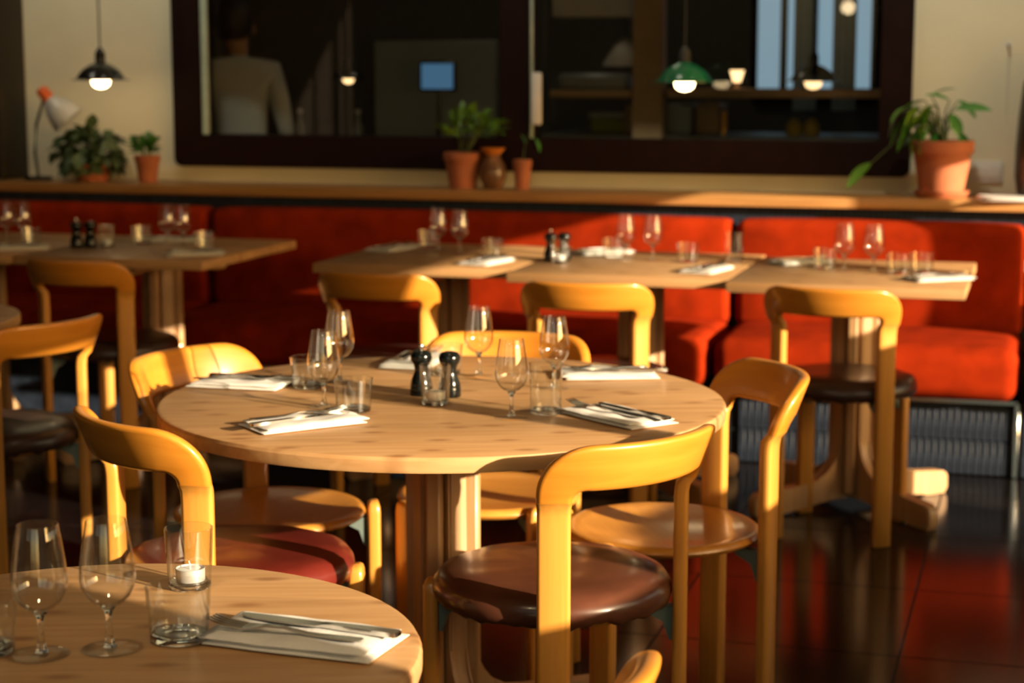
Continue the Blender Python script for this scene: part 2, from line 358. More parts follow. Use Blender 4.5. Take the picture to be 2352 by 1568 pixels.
link_obj('mullion', box_me('mullion', (0.135, 0.11, 0.90), FRAME, 0.006, 1), wr, (-2.102, 0.03, 1.575))
link_obj('pane_edge', box_me('pane_edge', (0.030, 0.02, 0.89), GREENEDGE, 0.003, 1), wr, (-3.487, -0.012, 1.575))
link_obj('pane_edge', box_me('pane_edge2', (0.010, 0.02, 0.89), GREENEDGE, 0.003, 1), wr, (-2.028, -0.032, 1.575))
link_obj('window_handle', box_me('window_handle', (0.042, 0.022, 0.21), WHITEP, 0.008, 2), wr, (-2.004, -0.045, 1.29))
link_obj('pane', box_me('pane', (1.32, 0.004, 0.89), PANE), wr, (-2.835, 0.04, 1.575))
link_obj('pane', box_me('pane2', (1.39, 0.004, 0.89), PANE), wr, (-1.335, 0.06, 1.575))

# dark post at the left end of the ledge
struct('trim_1', box_me('post', (0.34, 0.22, 2.06), POST, 0.01, 2), W(-4.53, WALL_V-0.11, 0.935+1.03), RZ)

# kitchen shell
KB = 9.75
struct('wall_kitchen', box_me('wall_kitchen', (5.2, 0.1, CEIL_Z), KDARK), W(-2.2, KB+0.05, CEIL_Z/2), RZ)
struct('wall_kitchen_left', box_me('wall_kitchen_left', (0.1, 2.25, CEIL_Z), KDARK), W(-4.75, WALL_V+0.14+1.13, CEIL_Z/2), RZ)
struct('wall_kitchen_right', box_me('wall_kitchen_right', (0.1, 2.25, CEIL_Z), KDARK), W(0.35, WALL_V+0.14+1.13, CEIL_Z/2), RZ)

# ledge over the banquette
led = thing('ledge_shelf', 'long oiled oak ledge with dark tiled front running above the red banquette', 'shelf', W(-2.1, 7.15, 0.89), RZ)
link_obj('board', box_me('board', (4.75, 0.31, 0.042), OAK, 0.007, 2), led, (0, -0.005, 0.021))
bm = bmesh.new()
for k in range(226):
    add_box(bm, (-2.36 + k*0.021, -0.095, -0.09), (0.0185, 0.02, 0.18), 0.0)
ap = link_obj('tile_apron', me(bm, 'tile_apron', NAVY), led); ap['kind'] = 'stuff'
link_obj('apron_backing', box_me('apron_backing', (4.75, 0.10, 0.18), GROUT), led, (0, -0.035, -0.09))

# ================================================================== BANQUETTE
def puffy(name, s, mat, bev, c=(0, 0, 0), bulge=0.012, cuts=8):
    bm = bmesh.new(); add_box(bm, c, s, bev, 5)
    bmesh.ops.subdivide_edges(bm, edges=[e for e in bm.edges if e.calc_length() > 0.2], cuts=cuts, use_grid_fill=True)
    for v in bm.verts:
        x = (v.co.x-c[0])/(s[0]/2); y = (v.co.y-c[1])/(s[1]/2); z = (v.co.z-c[2])/(s[2]/2)
        f = max(0, 1-x*x)**0.5
        if z > 0.5: v.co.z += bulge*f*max(0, 1-y*y)
        if y < -0.5: v.co.y -= bulge*f*max(0, 1-z*z)
    return me(bm, name, mat, 60)
def bench(u0, u1, label, dv=0.0, drz=0.0, tiles=False):
    uc = (u0+u1)/2; L = u1-u0
    t = thing('banquette', label, 'banquette', W(uc, 6.73+dv, 0), RZ+drz, 'red velvet banquette sections along the back wall')
    link_obj('seat_cushion', puffy('seat_cushion', (L-0.012, 0.60, 0.185), VELVET, 0.055, bulge=0.015), t, (0, -0.02, 0.370))
    link_obj('backrest_cushion', puffy('backrest_cushion', (L-0.012, 0.14, 0.40), VELVET, 0.035, bulge=0.012), t, (0, 0.225, 0.645))
    link_obj('base', box_me('base', (L-0.004, 0.46, 0.255), GROUT), t, (0, 0.03, 0.1275))
    link_obj('trim_strip', box_me('trim_strip', (L-0.01, 0.012, 0.018), CHROME, 0.003, 1), t, (0, -0.212, 0.263))
    if tiles:
        tm = box_me('base_tile', (0.0225, 0.014, 0.118), NAVY, 0.002, 1)
        nvis = int(0.98/0.025)
        for r_ in range(2):
            for k in range(nvis): link_obj('base_tile', tm, t, (L/2 - 0.016 - k*0.025, -0.206, 0.064 + r_*0.122))
    else:
        bm = bmesh.new(); n_ = int(L/0.025)
        for r_ in range(2):
            for k in range(n_): add_box(bm, (-L/2+0.0125+k*0.025, -0.206, 0.064+r_*0.122), (0.0225, 0.014, 0.118))
        o = link_obj('base_tiles', me(bm, 'base_tiles', NAVY), t); o['kind'] = 'stuff'
    return t
bench(-5.3, -3.30, 'dark left section of the red velvet banquette behind the shaded tables')
bench(-3.295, -1.135, 'long middle section of the red velvet banquette behind two wooden tables')
b3 = bench(-1.128, -0.062, 'sunlit right section of the red velvet banquette with navy tiled base', dv=0.0, drz=0.0, tiles=True)
link_obj('corner_post', box_me('corner_post', (0.022, 0.022, 0.265), CHROME, 0.004, 1), b3, (0.524, -0.212, 0.1325))
# the return of the banquette past the right edge of the picture
bench(-0.05, 1.05, 'end section of the red velvet banquette past the chrome corner post')

# ================================================================== TABLES
TOPZ = 0.74
ROWZ = 0.765
def pedestal(root, height, foot=0.40, rot=0.0, spread=0.0):
    """column of upright slats with four curved feet"""
    # J-shaped leg outline in (r, z)
    def leg_mesh(nm):
        inn, out = 0.012, 0.062
        pts = [(inn, height), (out, height), (out, 0.22)]
        for k in range(1, 8):
            a = math.radians(90*k/8); R = 0.125; pts.append((out + R*(1-math.cos(a)), 0.22 - R*math.sin(a)))
        pts += [(out+0.14, 0.092), (foot-0.03, 0.078)]
        for k in range(1, 6):
            a = math.radians(90*k/6); pts.append((foot-0.03+0.03*math.sin(a), 0.048+0.03*math.cos(a)))
        pts += [(foot, 0.02), (foot-0.012, 0.0), (foot-0.09, 0.0), (foot-0.12, 0.012), (0.10, 0.03), (inn, 0.03)]
        bm = bmesh.new(); extrude_poly(bm, pts, 0.042, lambda a, b_, n_: Vector((a, n_, b_)))
        es = [e for e in bm.edges if abs(e.verts[0].co.y-e.verts[1].co.y) < 1e-6]
        bmesh.ops.bevel(bm, geom=es, offset=0.005, segments=2, affect='EDGES')
        bmesh.ops.triangulate(bm, faces=[f for f in bm.faces if len(f.verts) > 4])
        return me(bm, nm, PINEEDGE)
    key = '%d_%d' % (foot*1000, height*1000)
    lm = bpy.data.meshes.get('pedestal_foot_'+key) or leg_mesh('pedestal_foot_'+key)
    for k in range(4): link_obj('curved_leg', lm, root, (0, 0, 0), rot+k*math.pi/2)
    sm = bpy.data.meshes.get('pedestal_slat_'+key)
    if not sm: sm = box_me('pedestal_slat_'+key, (0.030, 0.030, height-0.05), PINEEDGE, 0.004, 1)
    for k in range(4):
        a = rot + math.pi/4 + k*math.pi/2
        link_obj('slat', sm, root, (0.062*math.cos(a), 0.062*math.sin(a), 0.05+(height-0.05)/2), a)
def round_table(label, loc, r, rz, foot, ped_rot=0.5):
    t = thing('round_table', label, 'table', (loc[0], loc[1], 0), rz)
    th = 0.032
    prof = [(0, -th)] + [(r*q, -th) for q in (0.5, 0.97)] + [(r-0.002, -th+0.002), (r, -th+0.008), (r, -0.008), (r-0.003, -0.002), (r-0.009, 0), (r*0.5, 0), (0, 0)]
    link_obj('tabletop', lathe_me('tabletop', prof, PINE, 96, 25), t, (0, 0, TOPZ))
    for a in (0, math.pi/2):
        link_obj('batten', box_me('batten', (r*1.05, 0.06, 0.035), PINEEDGE, 0.006, 1), t, (0, 0, TOPZ-th-0.0175 - (0.0002 if a else 0)), ped_rot+a)
    pedestal(t, TOPZ-th-0.035, foot, ped_rot)
    return t
def rect_table(label, u, v, wd, dp):
    p = W(u, v, 0)
    t = thing('restaurant_table', label, 'table', p, RZ, 'rectangular tables along the banquette')
    link_obj('tabletop', box_me('tabletop', (wd, dp, 0.032), PINE, 0.004, 2), t, (0, 0, ROWZ-0.016))
    link_obj('batten', box_me('batten', (wd*0.68, 0.07, 0.04), PINEEDGE, 0.006, 1), t, (0, 0, ROWZ-0.052))
    link_obj('batten', box_me('batten2', (0.07, dp*0.68, 0.039), PINEEDGE, 0.006, 1), t, (0, 0, ROWZ-0.0525))
    pedestal(t, ROWZ-0.072, 0.40, math.pi/4)
    return t
round_table('large round pine table in the centre, laid with glasses and two black mills', (-0.143, 3.73), 0.58, 0.1, 0.42, 0.45)
round_table('round pine table in the near left corner with a candle and folded napkin', (-0.49, 2.075), 0.385, 0.05, 0.34, 0.3)
round_table('round pine table at the left edge, only its rim showing', (-1.785, 4.98), 0.43, 0.0, 0.34, 0.3)
rect_table('shaded rectangular table at the far left edge against the banquette', -3.83, 6.08, 0.72, 0.82)
rect_table('shaded rectangular table with the free right corner, left of the gap in the row', -3.10, 6.08, 0.72, 0.82)
rect_table('rectangular table at the left end of the sunlit row against the banquette', -2.01, 6.12, 0.70, 0.80)
rect_table('middle rectangular table of the sunlit row, two black mills on it', -1.298, 6.03, 0.715, 0.80)
rect_table('rectangular table at the right end of the sunlit row', -0.578, 5.96, 0.715, 0.80)

# ================================================================== CHAIRS
H, R0, W0, RC, BH, LW, TH, JZ = 0.780, 0.24, 0.176, 0.060, 0.086, 0.058, 0.027, 0.673
def lean(h): 
    q = max(0.0, h-0.633); return 0.37*q if q > 0.04 else 0.37*q*q/0.08 + 0.37*q*0.0 if q > 0 else 0.0
def wrap(w_, h, n_):
    th = w_/R0; r_ = R0 + lean(h) + n_
    return Vector((r_*math.sin(th), -r_*math.cos(th), h))
def chair_meshes():
    # backrest: bent band from joint to joint
    path = []
    hc = H - BH/2 - RC
    path.append((-W0, JZ, 0, 1, LW/2))
    for k in range(13):
        a = math.radians(90*k/12); s = k/12.0; s = s*s*(3-2*s)
        path.append((-W0+RC - RC*math.cos(a), hc + RC*math.sin(a), math.sin(a), math.cos(a), LW/2 + (BH/2-LW/2)*s))
    for k in range(1, 16):
        path.append((-W0+RC + (2*W0-2*RC)*k/16.0, hc+RC, 1, 0, BH/2))
    for k in range(12, -1, -1):
        a = math.radians(90*k/12); s = k/12.0; s = s*s*(3-2*s)
        path.append((W0-RC + RC*math.cos(a), hc + RC*math.sin(a), math.sin(a), -math.cos(a), LW/2 + (BH/2-LW/2)*s))
    path.append((W0, JZ, 0, -1, LW/2))
    frames = []
    for (x, h, tx, th_, hw) in path:
        sec = rrect(hw, TH/2, 0.010)
        # in-plane perpendicular of tangent (tx,th_): (th_,-tx) points inward-right
        frames.append([wrap(x - th_*a, h + tx*a, b_) for a, b_ in sec])
    bm = bmesh.new(); add_sweep(bm, frames, None); back = me(bm, 'backrest', CHAIR, 50)
    def rear(sign):
        fr = []
        for h in (0.0, 0.003, 0.2, 0.4, 0.6, 0.635, 0.648, 0.66, JZ):
            sec = rrect(LW/2 - (0.003 if h == 0 else 0), TH/2 - (0.003 if h == 0 else 0), 0.008)
            fr.append([wrap(sign*W0 + a, h, b_) for a, b_ in sec])
        bm = bmesh.new(); add_sweep(bm, fr, None); return me(bm, 'rear_leg', CHAIRLEG, 50)
    def front():
        fr = []
        for z, s in ((0.0, 0.9), (0.003, 1), (0.25, 1), (0.435, 1), (0.448, 0.93), (0.456, 0.78), (0.460, 0.5)):
            fr.append([Vector((a*s, b_*s, z)) for a, b_ in rrect(0.027, 0.0145, 0.008)])
        bm = bmesh.new(); add_sweep(bm, fr, None); return me(bm, 'front_leg', CHAIRLEG, 50)
    prof = [(0, 0.424), (0.13, 0.424), (0.19, 0.428), (0.206, 0.434), (0.211, 0.441), (0.209, 0.448), (0.203, 0.4525), (0.192, 0.4535), (0.17, 0.4495), (0.12, 0.4435), (0.06, 0.441), (0, 0.4405)]
    seat = lathe_me('seat', prof, SEATW, 64, 50)
    def pad(mat, nm):
        pr = [(0, 0.452), (0.16, 0.450), (0.198, 0.442), (0.212, 0.434), (0.219, 0.438), (0.224, 0.452), (0.222, 0.468), (0.212, 0.482), (0.19, 0.490), (0.15, 0.4935), (0.09, 0.494), (0, 0.494)]
        bm = bmesh.new(); add_lathe(bm, pr, 96)
        for v in bm.verts:
            r_ = math.hypot(v.co.x, v.co.y)
            if r_ > 0.19 and v.co.z < 0.47:
                a = math.atan2(v.co.y, v.co.x); k = noise.noise(Vector((math.cos(a)*9, math.sin(a)*9, v.co.z*20)))*0.010 + math.sin(a*41)*0.0022
                q = (0.47-v.co.z)/0.036; v.co.z += k*q; f = 1 + k*0.5*q; v.co.x *= f; v.co.y *= f
            elif r_ > 0.01: v.co.z += 0.003*noise.noise(v.co*12)
        return me(bm, nm, mat, 60)
    def bracket():
        bm = bmesh.new(); extrude_poly(bm, [(0, 0.424), (-0.055, 0.424), (-0.05, 0.412), (-0.018, 0.395), (-0.006, 0.36), (0, 0.36)], 0.026, lambda a, b_, n_: Vector((a, n_, b_)))
        return me(bm, 'bracket', BRACKET)
    return dict(back=back, rl=rear(-1), rr=rear(1), fl=front(), seat=seat, brown=pad(BROWNV, 'cushion_brown'), dark=pad(DARKV, 'cushion_dark'), red=pad(REDV, 'cushion_red'), br=bracket())
CM = chair_meshes()
FA = math.radians(41.0)   # front legs from the facing axis
def chair(label, x, y, fx, fy, cushion=None):
    rz = math.atan2(fy, fx) - math.pi/2
    t = thing('dining_chair', label, 'chair', (x, y, 0), rz, 'honey coloured round seat chairs')
    link_obj('backrest', CM['back'], t); link_obj('leg', CM['rl'], t); link_obj('leg', CM['rr'], t)
    for s in (-1, 1):
        a = math.pi/2 - s*FA
        link_obj('leg', CM['fl'], t, (0.2285*math.cos(a), 0.2285*math.sin(a), 0), a - math.pi/2)
        link_obj('bracket', CM['br'], t, (0.213*math.cos(a), 0.213*math.sin(a), 0), a)
        a2 = -math.pi/2 + s*W0/R0
        link_obj('bracket', CM['br'], t, (0.2255*math.cos(a2), 0.2255*math.sin(a2), 0), a2)
    link_obj('seat', CM['seat'], t)
    if cushion:
        c = link_obj('cushion', CM[cushion], t); c['label'] = {'brown': 'brown vinyl seat pad', 'dark': 'dark brown vinyl seat pad', 'red': 'dark red vinyl seat pad'}[cushion]
    return t
chair('honey wood chair with glossy brown padded seat, in front of the big round table', 0.075, 3.345, -0.66, 0.75, 'brown')
chair('honey wood chair with bare wooden seat at the right of the big round table', 0.317, 3.817, -0.97, -0.24)
chair('honey wood chair with dark red padded seat, near left of the big round table', -0.53, 3.48, 0.77, 0.63, 'red')
chair('honey wood chair with sunlit back and bare seat, far left of the big round table', -0.535, 3.975, 0.84, -0.54)
chair('honey wood chair with bare seat tucked behind the big round table', -0.054, 4.14, -0.20, -0.98)
chair('honey wood chair at the bottom edge, only a curved back corner showing', -0.140, 1.965, -0.82, 0.57)
chair('honey wood chair with dark padded seat at the left edge, back to the camera', -1.375, 4.77, -0.85, 0.53, 'dark')
chair('shaded wood chair under the far left rectangular table', -1.385, 6.35, 0.35, 0.94, 'dark')
chair('wood chair at the left row table', -0.36, 5.97, 0.32, 0.95, 'dark')
chair('wood chair at the middle table of the sunlit row', 0.265, 5.72, 0.20, 0.98, 'dark')
chair('wood chair with dark padded seat at the right row table', 1.015, 5.57, 0.37, 0.93, 'dark')

# ================================================================== TABLEWARE
def glass_meshes():
    bowl = [(0.0, 0.0525), (0.008, 0.0530), (0.018, 0.0575), (0.026, 0.066), (0.0312, 0.077), (0.0325, 0.087), (0.0318, 0.100), (0.0292, 0.120), (0.0262, 0.140), (0.0237, 0.155)]
    inner = [(max(r-0.0011, 0), z + (0.0016 if r < 0.02 else 0.0004)) for r, z in bowl]
    prof = bowl + [(0.0232, 0.1556)] + inner[::-1]
    b_ = lathe_me('bowl', prof, GLASS, 48, 60)
    st = lathe_me('stem', [(0, 0.0035), (0.0085, 0.0045), (0.0055, 0.011), (0.0042, 0.018), (0.0036, 0.028), (0.0037, 0.040), (0.0052, 0.047), (0.0085, 0.0519), (0, 0.0523)], SOLIDG, 20, 60)
    ft = lathe_me('foot', [(0, 0.0007), (0.031, 0.0007), (0.0328, 0.0012), (0.0328, 0.0018), (0.031, 0.0022), (0.020, 0.0031), (0.009, 0.0046), (0, 0.0048)], FOOTG, 40, 60)
    return b_, st, ft
GB, GS, GF = glass_meshes()
def tz(x, y): return ROWZ if (x*SA + y*CA) > 5.3 else TOPZ
def wine_glass(label, x, y, z=None, group=None, s=1.0):
    t = thing('wine_glass', label, 'glass', (x, y, tz(x, y)), random.random()*3, group or 'small stemmed wine glasses')
    link_obj('bowl', GB, t); link_obj('stem', GS, t); link_obj('foot', GF, t)
    t.scale = (s, s, s); return t
def tumbler_meshes(rt, rb, h, nm):
    base_t = 0.009
    wall = [(rb, 0.0035), (rb+(rt-rb)*0.3, h*0.35), (rt, h), (rt-0.0009, h+0.0004), (rt-0.0018, h), (rb+(rt-rb)*0.3-0.0018, h*0.35), (rb-0.0018, base_t)]
    wm = lathe_me(nm+'_wall', wall, TGLASS, 40, 60)
    bmh = lathe_me(nm+'_base', [(0, 0.0012), (rb*0.7, 0.0012), (rb*0.86, 0.0006), (rb*0.95, 0.0009), (rb-0.0006, 0.003), (rb-0.0006, base_t-0.001), (rb*0.9, base_t+0.0006), (rb*0.5, base_t-0.001), (0, base_t-0.0016)], SOLIDG, 40, 60)
    return wm, bmh
TLOW = tumbler_meshes(0.039, 0.0345, 0.066, 'tumbler'); TTALL = tumbler_meshes(0.0335, 0.031, 0.100, 'tall_tumbler'); THOLD = tumbler_meshes(0.0315, 0.0280, 0.080, 'holder')
def tumbler(label, x, y, kind=TLOW, name='tumbler', cat='glass'):
    t = thing(name, label, cat, (x, y, tz(x, y)), random.random()*3, 'tumblers and candle glasses')
    link_obj('glass_wall', kind[0], t); link_obj('glass_base', kind[1], t); return t
TLC = lathe_me('tin_cup', [(0, 0), (0.0185, 0), (0.019, 0.001), (0.019, 0.0165), (0.0185, 0.0168), (0.0181, 0.0165), (0.0181, 0.0012), (0, 0.0012)], TINCUP, 36)
TLW = lathe_me('wax', [(0, 0.0013), (0.018, 0.0013), (0.018, 0.0145), (0.0165, 0.0150), (0.004, 0.0146), (0, 0.0146)], WAX, 36)
TLK = tube_me('wick', [(0, 0, 0.014), (0, 0, 0.020), (-0.002, 0, 0.026)], 0.0008, LINEN, 6)
def candle(lh, lt, x, y):
    tumbler(lh, x, y, THOLD, name='candle_glass')
    t = thing('tealight', lt, 'candle', (x+0.001, y, tz(x, y)+0.0096), 0.4, 'white tealights')
    link_obj('tin_cup', TLC, t); link_obj('wax', TLW, t); link_obj('wick', TLK, t)
MILLP = [(0, 0), (0.0225, 0), (0.0236, 0.0015), (0.0236, 0.018), (0.0225, 0.0205), (0.0228, 0.0225), (0.0225, 0.026), (0.0195, 0.036), (0.0158, 0.046), (0.0142, 0.054), (0.0148, 0.061), (0.0172, 0.067), (0.0205, 0.0715), (0.0222, 0.076), (0.0224, 0.081), (0.0212, 0.087), (0.0175, 0.0915), (0.010, 0.0938), (0, 0.0942)]
MILLB = lathe_me('mill_body', MILLP, BLACKW, 36, 45)
MILLK = lathe_me('mill_knob', [(0, 0.0938), (0.0022, 0.0938), (0.0022, 0.0985), (0.0048, 0.100), (0.0056, 0.103), (0.0045, 0.106), (0, 0.107)], CHROME, 20)
def mill(label, x, y, knob):
    t = thing('pepper_mill' if knob else 'salt_mill', label, 'mill', (x, y, tz(x, y)), 0, 'black turned mills')
    link_obj('body', MILLB, t)
    if knob: link_obj('knob', MILLK, t)

# napkins: folded linen, several layers
def napkin_mesh(L, Wd, seed, layers=2, th=0.0064):
    bm = bmesh.new(); nx, ny = 24, 14
    for l in range(layers):
        z0 = l*th; L2 = L*(1-0.012*l); W2 = Wd*(1-0.03*l); off = 0.004*((l % 2)*2-1)
        def P(i, j, top):
            x = (i/nx-0.5)*L2 + off; y = (j/ny-0.5)*W2
            ex = min(i, nx-i)/nx; ey = min(j, ny-j)/ny
            d = min(ex*L2, ey*W2); pinch = min(1.0, (d/0.004)**0.5) if d < 0.004 else 1.0
            nz = noise.noise(Vector((x*24+seed, y*30, l*0.35+seed)))*0.0016*(l+0.4) + noise.noise(Vector((x*9, y*60+seed, seed)))*0.0009*(l+0.3)
            mid = z0 + th*0.5; hh = th*0.5*(0.15+0.85*pinch)
            zz = mid + (hh if top else -hh) + (nz if (l or top) else 0)
            wx = noise.noise(Vector((x*14, seed, l*3.1)))*0.0022; wy = noise.noise(Vector((y*14, seed+4, l*3.1)))*0.0022
            return bm.verts.new((x+wy, y+wx, max(zz, 0.0002)))
        top = [[P(i, j, True) for j in range(ny+1)] for i in range(nx+1)]
        bot = [[P(i, j, False) for j in range(ny+1)] for i in range(nx+1)]
        for i in range(nx):
            for j in range(ny):
                bm.faces.new((top[i][j], top[i+1][j], top[i+1][j+1], top[i][j+1])); bm.faces.new((bot[i][j], bot[i][j+1], bot[i+1][j+1], bot[i+1][j]))
        for i in range(nx):
            bm.faces.new((top[i][0], bot[i][0], bot[i+1][0], top[i+1][0])); bm.faces.new((top[i][ny], top[i+1][ny], bot[i+1][ny], bot[i][ny]))
        for j in range(ny):
            bm.faces.new((top[0][j], top[0][j+1], bot[0][j+1], bot[0][j])); bm.faces.new((top[nx][j], bot[nx][j], bot[nx][j+1], top[nx][j+1]))
    return me(bm, 'napkin', LINEN, 60)
NAPT = 2*0.0064 + 0.0010
def strip(bm, secs):
    """secs: (x, half width, centre y, z, half thickness)"""
    fr = [[Vector((x, cy+hw, z-ht)), Vector((x, cy+hw, z+ht)), Vector((x, cy-hw, z+ht)), Vector((x, cy-hw, z-ht))] for x, hw, cy, z, ht in secs]
    add_sweep(bm, fr, None)
def fork_mesh():
    bm = bmesh.new(); t = 0.0011
    zf = lambda x: 0.0018 + 0.006*math.exp(-((x-0.112)/0.03)**2) + (0.010*max(0, (x-0.14)/0.055)**2)
    strip(bm, [(0.0, 0.004, 0, zf(0), t), (0.004, 0.0068, 0, zf(0.004), t), (0.03, 0.0066, 0, zf(0.03), t), (0.07, 0.0042, 0, zf(0.07), t), (0.10, 0.0030, 0, zf(0.10), t*1.3), (0.122, 0.0036, 0, zf(0.122), t*1.2), (0.132, 0.0075, 0, zf(0.132), t), (0.142, 0.0112, 0, zf(0.142), t), (0.152, 0.0122, 0, zf(0.152), t)])
    for k in range(4):
        c = (k-1.5)*0.0068
        strip(bm, [(0.151, 0.0020, c, zf(0.151), t), (0.172, 0.0018, c*0.98, zf(0.172), t), (0.190, 0.0014, c*0.94, zf(0.190), t*0.8), (0.1955, 0.0006, c*0.93, zf(0.1955), t*0.5)])
    return me(bm, 'fork', STEEL, 50)
def knife_mesh():
    bm = bmesh.new()
    strip(bm, [(0, 0.0055, 0, 0.0035, 0.0022), (0.003, 0.0085, 0, 0.0035, 0.0030), (0.04, 0.0080, 0, 0.0035, 0.0030), (0.085, 0.0058, 0, 0.0035, 0.0027), (0.098, 0.0060, 0, 0.0033, 0.0020), (0.106, 0.0088, 0.0012, 0.0030, 0.0011), (0.15, 0.0098, 0.0016, 0.0030, 0.0009), (0.19, 0.0092, 0.0012, 0.0030, 0.0008), (0.207, 0.0062, -0.001, 0.0030, 0.0006), (0.214, 0.0018, -0.004, 0.0030, 0.0004)])
    return me(bm, 'knife', STEEL, 50)
FORK, KNIFE = fork_mesh(), knife_mesh()
NAPK = [napkin_mesh(0.215, 0.115, 1.3), napkin_mesh(0.205, 0.125, 5.7), napkin_mesh(0.20, 0.115, 9.1)]
def setting(where, x, y, ang, mesh=0, ko=(0.0, 0.018), fo=(0.0, -0.02), kang=0.0, fang=0.0, cut=True, kslide=-0.085, fslide=-0.105):
    """napkin centred at x,y with long axis at ang; cutlery handles at the -axis end"""
    thing('napkin', 'folded white napkin ' + where, 'napkin', (x, y, tz(x, y)), ang, 'folded white napkins', NAPK[mesh])
    if not cut: return
    def put(nm, data, slide, off, da):
        a = ang + da
        px = x + slide*math.cos(a) - off*math.sin(ang); py = y + slide*math.sin(a) + off*math.cos(ang)
        thing(nm, 'steel %s on the napkin %s' % (nm, where), nm, (px, py, tz(x, y)+NAPT), a, 'cutlery on the napkins', data)
    put('knife', KNIFE, kslide, ko[1], kang); put('fork', FORK, fslide, fo[1], fang)

D = math.radians
# near left table
wine_glass('stemmed wine glass nearest the left edge on the near left table', -0.543, 2.051)
wine_glass('stemmed wine glass beside the candle on the near left table', -0.469, 2.072)
tumbler('low water tumbler in front of the candle on the near left table', -0.395, 2.112)
tumbler('tumbler cut off by the left edge of the photo on the near left table', -0.612, 2.062)
candle('straight glass holding a tealight on the near left table', 'white tealight in the glass on the near left table', -0.421, 2.335)
setting('at the right of the near left table', -0.247, 2.104, D(160), 0, ko=(0, -0.020), fo=(0, 0.018), kang=D(-3), fang=D(1), kslide=-0.118, fslide=-0.085)
# big round table
wine_glass('shorter standing wine glass of the left pair on the big round table', -0.376, 3.628)
wine_glass('rear wine glass of the left pair on the big round table', -0.373, 3.93)
wine_glass('wine glass at the back right of the two mills on the big round table', -0.073, 4.005)
wine_glass('frontmost wine glass standing right of the candle on the big round table', -0.001, 3.512)
wine_glass('wine glass at the right, behind the tall tumbler on the big round table', 0.089, 3.84)
tumbler('low tumbler touching the napkin at the left of the big round table', -0.313, 3.585)
tumbler('low tumbler standing behind the left pair of wine glasses', -0.432, 3.86)
tumbler('tall tumbler at the right middle of the big round table', 0.066, 3.56, TTALL)
tumbler('tumbler half hidden behind the right black mill', -0.148, 4.03)
mill('black turned pepper mill with a small steel knob on the big round table', -0.188, 3.768, True)
mill('black turned mill with a plain domed head on the big round table', -0.129, 3.752, False)
candle('candle glass in front of the two black mills', 'white tealight in front of the two black mills', -0.155, 3.667)
setting('at the front left of the big round table', -0.395, 3.445, D(33), 0, ko=(0, -0.016), fo=(0, 0.022), kang=D(5), fang=D(-6), kslide=-0.125, fslide=-0.10)
setting('at the back left of the big round table', -0.575, 3.89, D(-15), 1, ko=(0, 0.02), fo=(0, -0.01), kang=D(5), fang=D(10))
setting('behind the two black mills', -0.222, 4.19, D(76), 2, kslide=-0.06, fslide=-0.07)
setting('at the back right of the big round table', 0.212, 4.01, D(184), 1, ko=(0, 0.02), fo=(0, -0.02), kang=D(-4), fang=D(6), kslide=-0.13, fslide=-0.09)
setting('at the front right of the big round table', 0.205, 3.505, D(126), 0, ko=(0, -0.022), fo=(0, 0.012), kang=D(0), fang=D(7), kslide=-0.125, fslide=-0.075)
# row of tables
def uvp(u, v): p = W(u, v-0.10); return p.x, p.y
wine_glass('left of the two wine glasses on the left row table', *uvp(-2.085, 6.33))
wine_glass('right of the two wine glasses on the left row table', *uvp(-1.985, 6.27))
tumbler('tumbler beside the rear napkin on the left row table', *uvp(-2.15, 6.41))
tumbler('tumbler behind the front napkin on the left row table', *uvp(-1.83, 6.16))
setting('near the front right corner of the left row table', *uvp(-1.80, 5.99), D(62), 2)
setting('at the back of the left row table', *uvp(-2.26, 6.33), D(60), 2)
mill('black pepper mill with steel knob on the middle row table', *uvp(-1.615, 6.13), True)
mill('plain black mill pressed against its pair on the middle row table', *uvp(-1.575, 6.16), False)
candle('candle glass by the black mills on the middle row table', 'tealight by the black mills on the middle row table', *uvp(-1.565, 6.06))
wine_glass('left of the two wine glasses on the middle row table', *uvp(-1.375, 6.22))
wine_glass('right of the two wine glasses on the middle row table', *uvp(-1.28, 6.22))
tumbler('tumbler in front of the rear napkin on the middle row table', *uvp(-1.437, 6.30))
tumbler('tumbler right of the two wine glasses on the middle row table', *uvp(-1.155, 6.20))
tumbler('tall tumbler near the right end of the middle row table', *uvp(-1.01, 6.27), TTALL)
setting('rolled at the back of the middle row table', *uvp(-1.50, 6.41), D(25), 2)
setting('at the front of the middle row table', *uvp(-1.045, 5.95), D(62), 2)
wine_glass('left of the two wine glasses on the right row table', *uvp(-0.62, 6.07))
wine_glass('right of the two wine glasses on the right row table', *uvp(-0.525, 6.05))
tumbler('tumbler on the napkin at the back left of the right row table', *uvp(-0.69, 6.14))
tumbler('left of the two tumblers beside the front napkin on the right row table', *uvp(-0.445, 6.03))
tumbler('right of the two tumblers beside the front napkin on the right row table', *uvp(-0.375, 6.08))
setting('at the back left of the right row table', *uvp(-0.79, 6.28), D(28), 2)
setting('at the front right of the right row table', *uvp(-0.315, 5.90), D(20), 2)
